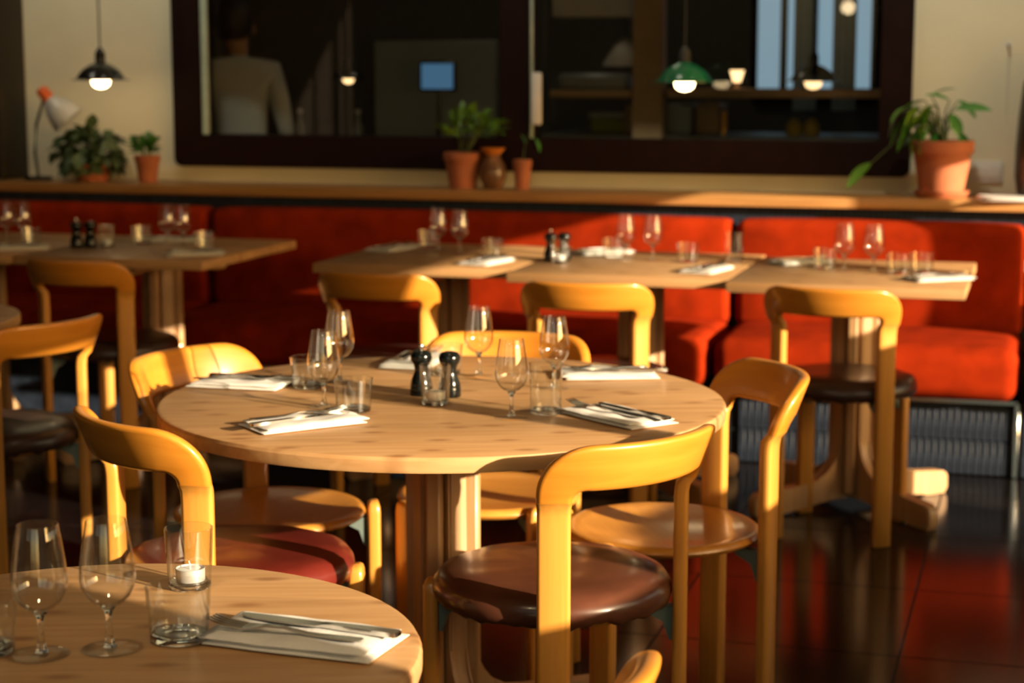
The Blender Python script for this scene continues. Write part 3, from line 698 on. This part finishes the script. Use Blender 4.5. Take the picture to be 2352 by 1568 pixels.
# shaded tables at the left
wine_glass('leftmost wine glass on the shaded table at the left edge', *uvp(-3.76, 6.22))
wine_glass('wine glass beside the leftmost one on the shaded table', *uvp(-3.69, 6.22))
tumbler('tumbler behind the napkin on the shaded table at the left edge', *uvp(-3.60, 6.12))
setting('left of the black mills on the shaded tables', *uvp(-3.56, 5.98), D(18), 2)
mill('black pepper mill with steel knob on the shaded table', *uvp(-3.40, 6.10), True)
mill('plain black mill beside the knobbed one on the shaded table', *uvp(-3.355, 6.12), False)
candle('candle glass right of the black mills on the shaded table', 'tealight right of the black mills on the shaded table', *uvp(-3.30, 6.14))
wine_glass('left wine glass of the overlapping pair on the shaded table with free corner', *uvp(-3.105, 6.24))
wine_glass('right wine glass of the overlapping pair on the shaded table with free corner', *uvp(-3.033, 6.22))
tumbler('tumbler left of the overlapping wine glasses on the shaded table', *uvp(-3.235, 6.29))
tumbler('tumbler right of the overlapping wine glasses on the shaded table', *uvp(-2.905, 6.14))
setting('left of the overlapping wine glasses on the shaded table', *uvp(-3.17, 6.42), D(10), 2)
setting('at the right corner of the shaded table', *uvp(-2.86, 5.96), D(18), 2)

# ================================================================== LEDGE: PLANTS, LAMP, JUGS
LZ = 0.932
def leaf_mesh(nm, L, Wd, mat, droop=0.25, fold=0.25, n=5):
    bm = bmesh.new(); rows = []
    for i in range(n+1):
        s = i/n; hw = Wd/2*(math.sin(math.pi*min(1, s*0.94+0.06))**0.8); z = -droop*L*s*s
        x = L*s; rows.append([bm.verts.new((x, q*hw, z + fold*abs(q)*hw)) for q in (-1, 0, 1)])
    for a, b_ in zip(rows, rows[1:]):
        for k in range(2): bm.faces.new((a[k], a[k+1], b_[k+1], b_[k]))
    m = me(bm, nm, mat, 80); return m
def pot_mesh(nm, rt, rb, h, mat=TERRA):
    lip = h*0.24; rl = rb+(rt-rb)*0.8
    prof = [(0, 0), (rb, 0), (rb+0.002, 0.002), (rl*0.985, h-lip), (rt*0.985, h-lip+0.002), (rt, h-lip+0.006), (rt, h-0.002), (rt-0.003, h), (rt-0.010, h), (rt-0.012, h-0.003), (rl*0.9, h*0.85), (0, h*0.85)]
    return lathe_me(nm, prof, mat, 40, 35)
def orient(o, p0, p1, roll=0.0):
    d = (Vector(p1)-Vector(p0)).normalized(); o.location = p0
    q = d.to_track_quat('X', 'Z'); o.rotation_mode = 'QUATERNION'; o.rotation_quaternion = q @ Matrix.Rotation(roll, 4, 'X').to_quaternion()
def potted(label, u, v, rt, rb, h, name='potted_plant'):
    t = thing(name, label, 'plant', W(u, v, LZ), RZ)
    link_obj('pot', pot_mesh('pot', rt, rb, h), t)
    link_obj('soil', lathe_me('soil', [(0, h*0.865), (rt*0.80, h*0.86), (0, h*0.852)], SOIL, 24), t)
    return t
def bush(t, leaf, n, base, cx, cz, rx, ry, rz_, rnd, smin=0.8, smax=1.2, droop=0.35, lo=-0.25):
    for k in range(n):
        a = rnd.uniform(0, 2*math.pi); ph = rnd.uniform(lo, 1.0); rr = rnd.uniform(0.55, 1.0)
        c_ = math.sqrt(max(0, 1-ph*ph))
        p = Vector((cx + rx*rr*c_*math.cos(a), ry*rr*c_*math.sin(a), cz + rz_*rr*ph))
        p.x = max(-0.25, min(0.25, p.x)); p.y = max(-0.14, min(0.08, p.y)); p.z = max(0.06, p.z)
        d = (p - Vector(base)); d.normalize(); d.z -= droop*rnd.random(); d.normalize()
        o = link_obj('leaf', leaf, t); orient(o, p - d*0.02, p + d, rnd.uniform(-0.7, 0.7)); s = rnd.uniform(smin, smax); o.scale = (s, s, s)
    bm = bmesh.new()
    for k in range(9):
        a = rnd.uniform(0, 6.28); q = Vector((cx+rx*0.55*math.cos(a), ry*0.5*math.sin(a), cz+rz_*rnd.uniform(-0.1, 0.6)))
        b0 = Vector(base) + Vector((0.012*math.cos(a), 0.012*math.sin(a), 0)); mid = (b0+q)/2 + Vector((0, 0, 0.02))
        add_tube(bm, [b0, mid, q], [0.0025, 0.002, 0.0015], 5)
    link_obj('stems', me(bm, 'stems', STEM), t)
rnd = random.Random(3)
lf_dark = leaf_mesh('leaf_dark', 0.058, 0.046, LEAF2, 0.45); lf_small = leaf_mesh('leaf_small', 0.042, 0.024, LEAF3, 0.25); lf_bright = leaf_mesh('leaf_bright', 0.048, 0.022, LEAF1, 0.35)
t = potted('bushy dark grey green plant in a low terracotta pot at the left of the ledge', -3.945, 7.12, 0.085, 0.065, 0.075)
bush(t, lf_dark, 210, (0, 0, 0.085), -0.01, 0.115, 0.165, 0.13, 0.13, rnd, droop=1.0, lo=-0.8)
t = potted('small green plant in a slim terracotta pot left of the kitchen window', -3.685, 7.12, 0.056, 0.036, 0.115)
bush(t, lf_small, 80, (0, 0, 0.10), -0.008, 0.15, 0.064, 0.06, 0.062, rnd, droop=0.8, lo=-0.4)
t = potted('feathery bright green plant in a terracotta pot at the middle of the ledge', -2.275, 7.12, 0.079, 0.052, 0.145)
bush(t, lf_bright, 110, (0, 0, 0.13), 0.035, 0.235, 0.145, 0.12, 0.10, rnd)
t = potted('tiny terracotta pot with one drooping leaf beside the brown jug', -2.025, 7.12, 0.038, 0.026, 0.118)
bm = bmesh.new(); add_tube(bm, [(0, 0, 0.10), (0.01, 0, 0.17), (0.03, 0, 0.225), (0.055, -0.005, 0.20)], [0.0022, 0.002, 0.0017, 0.0012], 6); link_obj('stems', me(bm, 'stems', STEM), t)
lf = leaf_mesh('leaf_oval', 0.062, 0.036, LEAF3, 0.2)
o = link_obj('leaf', lf, t); orient(o, (0.052, -0.005, 0.205), (0.085, -0.01, 0.150)); o = link_obj('leaf', lf_small, t); orient(o, (0.012, 0, 0.18), (0.0, 0.0, 0.235))
# brown jug with orange rim
t = thing('jug', 'small mottled brown jug with an orange rim between two terracotta pots', 'jug', W(-2.143, 7.10, LZ), RZ-1.5)
link_obj('body', lathe_me('jug_body', [(0, 0), (0.032, 0), (0.036, 0.004), (0.050, 0.035), (0.056, 0.062), (0.050, 0.092), (0.034, 0.122), (0.030, 0.138), (0.027, 0.138), (0.030, 0.122), (0.046, 0.09), (0.050, 0.06), (0.03, 0.006), (0, 0.005)], VASEM, 36), t)
link_obj('rim', lathe_me('jug_rim', [(0.029, 0.136), (0.040, 0.150), (0.050, 0.160), (0.051, 0.164), (0.046, 0.164), (0.036, 0.152), (0.027, 0.138)], ORIM, 36), t)
link_obj('handle', tube_me('jug_handle', [(-0.030, 0, 0.140), (-0.055, 0, 0.138), (-0.070, 0, 0.115), (-0.066, 0, 0.085), (-0.050, 0, 0.066)], 0.006, VASEM, 8), t)
# big pot with leaning plant
t = thing('potted_plant', 'large terracotta pot with trailing big leaf plant at the right of the ledge', 'plant', W(-0.385, 7.11, LZ), RZ)
link_obj('saucer', lathe_me('saucer', [(0, 0), (0.085, 0), (0.095, 0.006), (0.104, 0.026), (0.100, 0.027), (0.090, 0.010), (0, 0.008)], TERRA, 40), t)
link_obj('pot', pot_mesh('big_pot', 0.116, 0.078, 0.205), t, (0, 0, 0.0085))
link_obj('soil', lathe_me('soil', [(0, 0.19), (0.095, 0.188), (0, 0.184)], SOIL, 24), t)
big = leaf_mesh('leaf_big', 0.13, 0.052, LEAF3, 0.18, 0.3, 6); medl = leaf_mesh('leaf_medium', 0.095, 0.045, LEAF3, 0.2, 0.3, 6); brl = leaf_mesh('leaf_light', 0.085, 0.05, LEAF1, 0.25, 0.3, 6)
spec = [((0.045, -0.01, 0.33), (0.18, -0.03, 0.345), big, 0.6), ((0.02, 0.0, 0.36), (-0.07, -0.02, 0.40), medl, -0.3), ((0.03, -0.02, 0.31), (0.085, -0.05, 0.20), medl, 0.8),
        ((0.07, -0.03, 0.24), (0.10, -0.06, 0.13), medl, 1.0), ((-0.03, -0.02, 0.34), (-0.12, -0.04, 0.30), brl, 0.4), ((-0.05, -0.03, 0.33), (-0.10, -0.05, 0.24), brl, -0.4),
        ((-0.09, -0.02, 0.34), (-0.18, -0.03, 0.26), medl, 0.5), ((-0.04, -0.05, 0.27), (-0.09, -0.08, 0.18), big, 0.7), ((-0.10, -0.04, 0.28), (-0.17, -0.05, 0.19), big, 0.6),
        ((-0.07, 0.0, 0.36), (-0.17, 0.01, 0.335), medl, 0.2), ((-0.13, -0.03, 0.30), (-0.22, -0.05, 0.18), big, 0.4), ((-0.02, 0.01, 0.30), (-0.05, -0.03, 0.20), big, 0.6),
        ((-0.05, 0.03, 0.38), (0.03, 0.02, 0.42), medl, 0.1), ((0.05, 0.02, 0.36), (0.12, 0.02, 0.31), medl, 0.5), ((-0.02, -0.04, 0.24), (-0.04, -0.08, 0.15), medl, 0.3),
        ((-0.26, -0.05, 0.125), (-0.34, -0.06, 0.055), big, 0.9), ((-0.11, 0.02, 0.33), (-0.21, 0.02, 0.30), medl, 0.0), ((-0.08, -0.06, 0.22), (-0.13, -0.09, 0.14), medl, 0.5)]
for k in range(12):
    x0, z0 = -0.05 - 0.012*k*rnd.random(), 0.24 + 0.11*rnd.random(); y0 = rnd.uniform(-0.07, 0.02)
    spec.append(((x0, y0, z0), (x0 - rnd.uniform(0.02, 0.09), y0 - rnd.uniform(0, 0.04), z0 - rnd.uniform(0.03, 0.10)), rnd.choice((brl, medl, brl)), rnd.uniform(-0.5, 0.9)))
bm = bmesh.new()
for a, b_, m, roll in spec:
    o = link_obj('leaf', m, t); orient(o, a, b_, roll)
    q = Vector((random.uniform(-0.03, 0.02), random.uniform(-0.02, 0.02), 0.186)); A = Vector(a); md = (q+A)/2 + Vector((0, 0, 0.05 if a[0] > -0.2 else 0.09))
    add_tube(bm, [q, md, A], [0.004, 0.003, 0.002], 6)
link_obj('stems', me(bm, 'stems', STEM), t)
# desk lamp, left end
t = thing('desk_lamp', 'pale grey desk lamp with an orange cap leaning over the dark plant', 'lamp', W(-4.215, 7.13, LZ), RZ)
link_obj('base', lathe_me('lamp_base', [(0, 0), (0.06, 0), (0.062, 0.004), (0.058, 0.016), (0.012, 0.022), (0, 0.022)], BLACKE, 32), t)
link_obj('arm', tube_me('lamp_arm', [(0, 0, 0.02), (-0.012, 0, 0.12), (0.0, 0, 0.24), (0.035, 0, 0.335), (0.055, 0, 0.365)], 0.0065, BLACKE, 10), t)
sh = link_obj('shade', lathe_me('lamp_shade', [(0.024, 0.0), (0.034, -0.015), (0.058, -0.055), (0.072, -0.105), (0.0735, -0.125), (0.0715, -0.125), (0.069, -0.105), (0.055, -0.055), (0.03, -0.016), (0.0, -0.006)], GREYE, 36), t, (0.075, -0.02, 0.352), rot=(0.25, -0.68, 0))
cp = link_obj('cap', lathe_me('lamp_cap', [(0, 0.058), (0.018, 0.056), (0.026, 0.046), (0.028, 0.01), (0.026, -0.006), (0, -0.006)], ORANGE, 30), t, (0.075, -0.02, 0.352), rot=(0.25, -0.62, 0))
# papers, wall plate, hook, tall jug at the right
t = thing('paper_stack', 'loose white papers at the right end of the ledge', 'paper', W(-0.115, 7.05, LZ), RZ+0.15)
for k in range(4): link_obj('sheet', box_me('sheet', (0.26, 0.185, 0.003), WHITEP, 0.0008, 1), t, (0.004*k, 0.003*(k % 2), 0.0016+0.0032*k), 0.03*k)
t = thing('wall_socket', 'white double socket plate on the wall beside the big pot', 'socket', W(-0.225, 7.2945, 1.02), RZ)
link_obj('plate', box_me('plate', (0.115, 0.010, 0.082), WHITEP, 0.003, 2), t, (0, 0, 0.0))
for s in (-1, 1): link_obj('socket_insert', box_me('socket_insert', (0.044, 0.006, 0.044), WHITEP, 0.002, 1), t, (s*0.026, -0.006, 0))
t = thing('wall_hook', 'small pale hook with a thin wire on the wall at the far right', 'hook', W(-0.165, 7.2995, 1.50), RZ)
link_obj('plate', lathe_me('hook_plate', [(0, -0.004), (0.012, -0.004), (0.012, 0.004), (0, 0.004)], WHITEP, 20), t, rot=(math.pi/2, 0, 0))
link_obj('peg', tube_me('hook_peg', [(0, 0, 0), (0, -0.03, -0.004), (0, -0.04, 0.010)], 0.004, WHITEP, 8), t)
link_obj('wire', tube_me('hook_wire', [(0.002, -0.012, 0), (0.002, -0.006, -0.10), (0.0, -0.004, -0.27)], 0.0014, WHITEP, 6), t)
t = thing('stoneware_jug', 'dark brown stoneware jug cut off by the right edge of the photo', 'jug', W(0.008, 7.16, LZ), RZ)
link_obj('body', lathe_me('stone_jug', [(0, 0), (0.105, 0), (0.118, 0.008), (0.130, 0.08), (0.131, 0.18), (0.124, 0.30), (0.112, 0.42), (0.085, 0.50), (0.045, 0.545), (0.040, 0.60), (0.046, 0.61), (0.036, 0.61), (0.034, 0.55), (0, 0.54)], DARKJUG, 44), t)

# ================================================================== PENDANTS
SHADE = [(0.018, 0.075), (0.024, 0.070), (0.045, 0.062), (0.075, 0.042), (0.095, 0.016), (0.100, 0.006), (0.122, 0.0), (0.122, -0.002), (0.099, 0.003), (0.092, 0.014), (0.072, 0.038), (0.042, 0.058), (0.0, 0.066)]
def pendant(label, u, v, z, mat, s=1.0, bulb=BULB, group='pendant lamps', power=0.0):
    t = thing('pendant_lamp', label, 'lamp', W(u, v, z), RZ, group)
    t.scale = (s, s, s)
    link_obj('shade', lathe_me('shade', SHADE, mat, 44), t)
    link_obj('socket', lathe_me('socket', [(0, 0.135), (0.006, 0.133), (0.017, 0.118), (0.021, 0.108), (0.022, 0.074), (0.0, 0.072)], mat if mat is not GREENE else CORDM, 24), t)
    link_obj('bulb', lathe_me('bulb', [(0, 0.06), (0.016, 0.058), (0.020, 0.040), (0.034, 0.018), (0.039, -0.004), (0.034, -0.022), (0.020, -0.033), (0, -0.037)], bulb, 28, 80), t)
    link_obj('cord', tube_me('cord', [(0, 0, 0.13), (0, 0, (CEIL_Z-z)/s)], 0.0035/s, CORDM, 6), t)
    if power:  # fill light, only in the two added pendants
        ld = bpy.data.lights.new('added_fill_light', 'POINT'); ld.energy = power; ld.color = (1.0, 0.74, 0.42); ld.shadow_soft_size = 0.04
        link_obj('added_fill_light', ld, t, (0, 0, -0.08))
    return t
pendant('black enamel pendant lamp with lit bulb against the cream wall', -3.800, 6.95, 1.365, BLACKE, 1.0)
_u = lambda x, y: (x*CA - y*SA, x*SA + y*CA)
pendant('unseen black pendant lamp added to brighten the near left round table', *_u(-0.49, 2.02), 1.80, BLACKE, 1.15, BULB, 'pendant lamps', 7.0)  # unseen pendant, added to lift the shade on the near table
pendant('unseen black pendant lamp added to brighten the big round table', *_u(-0.143, 3.73), 1.86, BLACKE, 1.15, BULB, 'pendant lamps', 2.2)  # also unseen, added as fill over the big table
pendant('green enamel pendant lamp with lit bulb in front of the kitchen window', -1.338, 6.95, 1.362, GREENE, 1.0)

def wall_spot(label, u, power):  # unseen spots, added to brighten the wall as its top-down falloff suggests
    t = thing('added_ceiling_spot', label, 'lamp', W(u, 6.15, 2.995), RZ, 'unseen ceiling spotlights added to wash the back wall')
    link_obj('canopy', lathe_me('spot_canopy', [(0, 0), (0.05, 0), (0.05, -0.02), (0.01, -0.024), (0.01, -0.09), (0, -0.09)], BLACKE, 24), t)
    d_ = Vector((0, 1.15, -0.80)); q = d_.to_track_quat('-Z', 'Y').to_euler()
    link_obj('can', lathe_me('spot_can', [(0, 0.07), (0.035, 0.06), (0.045, 0.0), (0.047, -0.08), (0.043, -0.08), (0.040, 0.0), (0, 0.02)], BLACKE, 28), t, (0, 0, -0.13), rot=q)
    ld = bpy.data.lights.new('spot', 'SPOT'); ld.energy = power; ld.color = (1.0, 0.97, 0.76); ld.spot_size = math.radians(92); ld.spot_blend = 0.9; ld.shadow_soft_size = 0.035
    link_obj('spot_light', ld, t, (0, 0.04, -0.158), rot=q)
for k, u in enumerate((-4.3, -3.0, -1.7, -0.4)):
    wall_spot(('first', 'second', 'third', 'fourth')[k] + ' unseen ceiling spotlight from the left, added to wash the back wall', u, (38, 38, 40, 68)[k])

# ================================================================== KITCHEN BEHIND THE GLASS
def kbox(name, label, cat, ua, zb, ub, za, v, dep, mat, bev=0.004, group=None, ground=None):
    if ground is not None: za = ground
    return thing(name, label, cat, W((ua+ub)/2, v+dep/2, za), RZ, group, box_me(name, (ub-ua, dep, zb-za), mat, bev, 1, (0, 0, (zb-za)/2)))
def counter(label, ua, ub, v, dep, topz):
    L = ub-ua
    t = thing('kitchen_counter', label, 'counter', W((ua+ub)/2, v+dep/2, 0), RZ)
    link_obj('body', box_me('counter_body', (L, dep-0.03, topz-0.03), KSTEEL, 0.004, 1), t, (0, 0.01, (topz-0.03)/2))
    link_obj('worktop', box_me('worktop', (L+0.02, dep, 0.03), KSTEEL, 0.004, 1), t, (0, 0, topz-0.015))
    n_ = max(1, int(L/0.55))
    for k in range(n_):
        d_ = link_obj('door', box_me('door', (L/n_-0.012, 0.016, topz-0.16), KBEIGE, 0.003, 1), t, (-L/2+(k+0.5)*L/n_, -dep/2+0.018, (topz-0.16)/2+0.09))
        link_obj('handle', box_me('handle', (0.12, 0.014, 0.014), CHROME, 0.003, 1), d_, (0, -0.014, (topz-0.16)/2-0.06))
    return t
counter('steel kitchen counter behind the right pane', -2.3239, -0.7092, 8.55, 0.62, 1.10)
counter('steel kitchen counter behind the left pane', -3.8669, -2.6595, 8.95, 0.60, 1.02)
kbox('steel_cabinet', 'grey steel cabinet behind the left pane', 'cabinet', -3.344, 1.5528, -2.6955, 1.0275, 8.98, 0.40, KSTEEL, ground=1.02)
# screen
ua, za = (-2.9606, 1.3079)
t = thing('kitchen_screen', 'small blue lit screen in front of the steel cabinet', 'screen', W(ua, 8.86, 1.02), RZ)
link_obj('stand', tube_me('screen_stand', [(0, 0, 0), (0, 0, za-1.02)], 0.012, BLACKE, 10), t); link_obj('foot', box_me('screen_foot', (0.16, 0.12, 0.012), BLACKE, 0.003, 1), t, (0, 0, 0.006))
link_obj('case', box_me('screen_case', (0.19, 0.025, 0.15), BLACKE, 0.005, 1), t, (0, 0, za-1.02+0.065)); link_obj('display', box_me('display', (0.165, 0.003, 0.125), SCREEN), t, (0, -0.0142, za-1.02+0.065))
# upright timber and shelves behind the right pane
kbox('timber_post', 'beige timber post standing in the kitchen behind the right pane', 'post', -1.8708, 1.8007, -1.7292, 1.266, 8.44, 0.09, KBEIGE, ground=0.0)
kbox('wall_shelf', 'pale kitchen shelf unit at the top of the right pane', 'shelf', -2.2999, 1.8502, -1.9161, 1.652, 8.60, 0.30, KWHITE)
kbox('pass_shelf', 'beige pass shelf left of the timber post', 'shelf', -2.274, 1.3098, -1.8839, 1.276, 8.46, 0.32, KBEIGE)
kbox('pass_shelf', 'long steel and timber pass shelf behind the green lamp', 'shelf', -1.7146, 1.3194, -0.7043, 1.2784, 8.46, 0.30, KBEIGE)
kbox('steel_tray', 'grey steel tray on the pass shelf left of the timber post', 'tray', -2.2508, 1.3899, -1.9061, 1.3102, 8.5, 0.22, KSTEEL, 0.02)
u_, z_ = (-1.9586, 1.4222)
t = thing('heat_lamp', 'pale conical heat lamp behind the timber post', 'lamp', W(u_, 8.66, z_), RZ)
link_obj('shade', lathe_me('heat_shade', [(0.015, 0.13), (0.05, 0.10), (0.10, 0.02), (0.105, 0.0), (0.10, 0.0), (0.045, 0.095), (0.0, 0.12)], KWHITE, 32), t); link_obj('cord', tube_me('heat_cord', [(0, 0, 0.125), (0, 0, CEIL_Z-z_)], 0.004, CORDM, 6), t)
u_, z_ = (-2.0466, 1.0773)
t = thing('crate', 'lime and cream crate on the counter behind the right pane', 'crate', W(u_-0.03, 8.92, 1.10), RZ)
link_obj('body', box_me('crate_body', (0.17, 0.20, 0.07), KLIME, 0.008, 1), t, (0, 0, 0.035)); link_obj('lid', box_me('crate_lid', (0.19, 0.22, 0.03), KWHITE, 0.008, 1), t, (0, 0, 0.085))
for k, (x0, x1, zt) in enumerate(((-1.9739, -1.8157, 1.2452), (-1.8071, -1.6419, 1.2457), (-1.6329, -1.5152, 1.246))):
    kbox('storage_bin', ['beige storage bin below the timber post', 'grey beige storage bin right under the green lamp', 'beige storage bin left of the amber tag'][k], 'bin', x0, zt, x1, 1.10, 8.72+0.02*k, 0.25, (KBEIGE, KSTEEL, KBEIGE)[k], 0.01, 'storage bins on the kitchen counter', ground=1.10)
u_, z_ = (-1.4438, 1.2185)
t = thing('hanging_tag', 'amber strap hanging from the pass shelf', 'strap', W(u_, 8.47, z_-0.11), RZ)
link_obj('strap', box_me('strap', (0.022, 0.012, 0.11), KAMBER, 0.004, 1), t, (0, 0, 0.055)); link_obj('loop', tube_me('strap_loop', [(0, 0, 0.11), (0.006, 0, 0.13), (0, 0, (-1.4483, 1.2795)[1]-z_+0.11)], 0.003, CORDM, 6), t)
for k, u_ in enumerate((-1.1549, -1.0738)):
    t = thing('pointed_basket', 'yellow pointed basket, %s of the two on the kitchen counter' % ('left', 'right')[k], 'basket', W(u_, 8.72, 1.10), RZ, 'yellow baskets on the kitchen counter')
    link_obj('basket', lathe_me('basket', [(0, 0), (0.035, 0), (0.040, 0.02), (0.036, 0.05), (0.018, 0.075), (0, 0.085)], KYEL, 24), t); link_obj('stalk', tube_me('basket_stalk', [(0, 0, 0.08), (0.003, 0, 0.10)], 0.004, STEM, 6), t)
u_, z_ = (-1.4055, 1.3183)
t = thing('table_lamp', 'small amber cup lamp on the pass shelf', 'lamp', W(u_, 8.58, z_), RZ)
link_obj('foot', lathe_me('cup_foot', [(0, 0), (0.025, 0), (0.025, 0.005), (0.008, 0.012), (0.008, 0.03), (0, 0.03)], KBEIGE, 24), t); link_obj('shade', lathe_me('cup_shade', [(0.0, 0.03), (0.018, 0.03), (0.034, 0.085), (0.031, 0.085), (0.016, 0.035), (0, 0.034)], DIMBULB, 24), t)
# made-up kitchen window with curtains, its glow stands for a street reflection
ua, za = (-1.5063, 1.247); ub, zb = (-0.8838, 1.9556)
t = link_obj('window_8', None, None, W((ua+ub)/2, KB, za), RZ); t['kind'] = 'structure'
ww, hh = ub-ua, zb-za
for k in range(4): link_obj('pane', box_me('reflection_pane', (ww/4-0.03, 0.008, hh-0.06), REFLPANE), t, (-ww/2+(k+0.5)*ww/4, -0.01, hh/2))
for k in range(5): link_obj('mullion', box_me('reflection_mullion', (0.035, 0.04, hh), FRAME, 0.004, 1), t, (-ww/2+k*ww/4, -0.02, hh/2))
for k in range(2): link_obj('window_frame', box_me('reflection_bar', (ww, 0.04, 0.04), FRAME, 0.004, 1), t, (0, -0.02, k*hh))
for k, (u_, lab) in enumerate(((-1.2268, 'pale curtain at the left of the added window standing for a reflection'), (-1.0274, 'pale curtain at the right of the added window standing for a reflection'))):
    bm = bmesh.new(); pts = []
    for q in range(13): pts.append((-0.06+q*0.01, 0.014*math.sin(q*1.9)))
    out = pts + [(a, b_+0.004) for a, b_ in reversed(pts)]
    extrude_poly(bm, out, hh+0.1, lambda a, b_, n_: Vector((a, b_, n_)))
    bmesh.ops.triangulate(bm, faces=[f for f in bm.faces if len(f.verts) > 4])
    thing('curtain', lab, 'curtain', W(u_, KB-0.12, za+hh/2), RZ, 'curtains of the made-up kitchen window', me(bm, 'curtain', CURT, 60))
for k, (u_, z_, lab) in enumerate(((-3.1853, 1.3654, 'dark pendant with a glowing bulb behind the left pane'), (-1.0067, 1.3571, 'dark pendant with a glowing bulb behind the right pane'))):
    pendant(lab, u_, 8.2, z_, BLACKE, 1.0 if k else 0.7, DIMBULB, 'kitchen pendant lamps')  # pendants set behind the panes where bulbs show in the glass
bot = lathe_me('bottle_body', [(0, 0), (0.03, 0), (0.032, 0.004), (0.032, 0.09), (0.014, 0.125), (0.012, 0.16), (0.0, 0.16)], KSTEEL, 24); botc = lathe_me('bottle_cap', [(0, 0.16), (0.014, 0.16), (0.014, 0.18), (0, 0.182)], WHITEP, 16)
for k, (u_, lab) in enumerate(((-3.7928, 'small pale capped bottle beside the person on the kitchen counter'), (-3.4697, 'pale capped bottle under the dim kitchen bulb'))):
    t = thing('bottle', lab, 'bottle', W(u_, 9.06, 1.02), RZ, 'bottles on the kitchen counter'); link_obj('body', bot, t); link_obj('cap', botc, t)

t = thing('added_kitchen_lamp', 'unseen round ceiling lamp added to brighten the kitchen', 'lamp', W(-2.3, 8.45, 2.995), RZ)  # out of view, added because the kitchen was too dark
link_obj('housing', lathe_me('ceiling_housing', [(0, 0), (0.17, 0), (0.17, -0.03), (0.16, -0.035), (0, -0.03)], BLACKE, 32), t)
link_obj('diffuser', lathe_me('ceiling_diffuser', [(0.155, -0.036), (0.15, -0.06), (0.08, -0.085), (0, -0.09)], DIFF, 32), t)

# person standing in the kitchen, back to the window
def person():
    u_, _ = (-3.8146, 1.4268)
    root = W(u_, 8.35, 0)
    J = {'pelvis': (0, 0, 0.93), 'waist': (0, 0.01, 1.07), 'chest': (0, 0.005, 1.26), 'upper': (0, 0.0, 1.38), 'neck': (0, 0.005, 1.465), 'head0': (-0.015, 0.02, 1.545), 'head1': (-0.02, 0.025, 1.63), 'head2': (-0.02, 0.02, 1.70)}
    RAD = {'pelvis': (0.155, 0.11), 'waist': (0.135, 0.10), 'chest': (0.155, 0.11), 'upper': (0.13, 0.095), 'neck': (0.052, 0.055), 'head0': (0.066, 0.078), 'head1': (0.076, 0.092), 'head2': (0.058, 0.070)}
    E_ = [('pelvis', 'waist'), ('waist', 'chest'), ('chest', 'upper'), ('upper', 'neck'), ('neck', 'head0'), ('head0', 'head1'), ('head1', 'head2')]
    for s, nm in ((-1, 'l'), (1, 'r')):
        J.update({nm+'sh': (s*0.165, 0.0, 1.395), nm+'el': (s*0.225, 0.02, 1.12), nm+'wr': (s*0.20, 0.18, 0.98), nm+'ha': (s*0.185, 0.24, 0.965),
                  nm+'hip': (s*0.09, 0, 0.86), nm+'kn': (s*0.10, 0.015, 0.49), nm+'an': (s*0.10, -0.02, 0.09), nm+'toe': (s*0.115, 0.14, 0.035)})
        RAD.update({nm+'sh': (0.068, 0.068), nm+'el': (0.043, 0.043), nm+'wr': (0.029, 0.029), nm+'ha': (0.026, 0.036), nm+'hip': (0.088, 0.092), nm+'kn': (0.060, 0.062), nm+'an': (0.042, 0.045), nm+'toe': (0.034, 0.030)})
        E_ += [('upper', nm+'sh'), (nm+'sh', nm+'el'), (nm+'el', nm+'wr'), (nm+'wr', nm+'ha'), ('pelvis', nm+'hip'), (nm+'hip', nm+'kn'), (nm+'kn', nm+'an'), (nm+'an', nm+'toe')]
        for f in range(5):
            a0, a1, a2 = nm+'f%da' % f, nm+'f%db' % f, nm+'f%dc' % f
            o = (f-1.5)*0.018 if f < 4 else -s*0.0
            if f < 4:
                J.update({a0: (s*0.185+o, 0.285, 0.962), a1: (s*0.185+o, 0.315+0.004*(f % 2), 0.955), a2: (s*0.185+o, 0.338+0.006*(f % 2), 0.940)})
            else:
                J.update({a0: (s*0.150, 0.255, 0.955), a1: (s*0.135, 0.280, 0.950), a2: (s*0.130, 0.302, 0.944)})
            RAD.update({a0: (0.009, 0.009), a1: (0.0085, 0.0085), a2: (0.0075, 0.0075)})
            E_ += [(nm+'ha', a0), (a0, a1), (a1, a2)]
    names = list(J); m = bpy.data.meshes.new('person'); m.from_pydata([J[k] for k in names], [(names.index(a), names.index(b_)) for a, b_ in E_], [])
    m.materials.append(PERS)
    t = thing('person', 'person in a pale grey shirt standing in the dark kitchen, back to the window', 'person', root, RZ+0.25, None, m)
    sk = t.modifiers.new('skin', 'SKIN'); sk.use_smooth_shade = True
    for k, nm in enumerate(names):
        m.skin_vertices[0].data[k].radius = RAD[nm]; m.skin_vertices[0].data[k].use_root = (nm == 'pelvis')
    ss = t.modifiers.new('sub', 'SUBSURF'); ss.levels = 2; ss.render_levels = 2
    bm = bmesh.new(); bmesh.ops.create_uvsphere(bm, u_segments=28, v_segments=18, radius=1.0)
    for v in bm.verts:
        k = 1 + 0.05*noise.noise(v.co*4); v.co = Vector((v.co.x*0.096*k, v.co.y*0.112*k, v.co.z*0.118*k))
        if v.co.y > 0.02: v.co.z = max(v.co.z, -0.01 + v.co.y*0.6)
    link_obj('hair', me(bm, 'hair', HAIR, 80), t, (-0.02, 0.008, 1.645))
    bm = bmesh.new(); bmesh.ops.create_uvsphere(bm, u_segments=12, v_segments=8, radius=0.016)
    bm.verts.ensure_lookup_table(); em = me(bm, 'ear', PERS, 80)
    for s in (-1, 1): o = link_obj('ear', em, t, (-0.02+s*0.093, 0.03, 1.60)); o.scale = (0.5, 1, 1.7)
person()
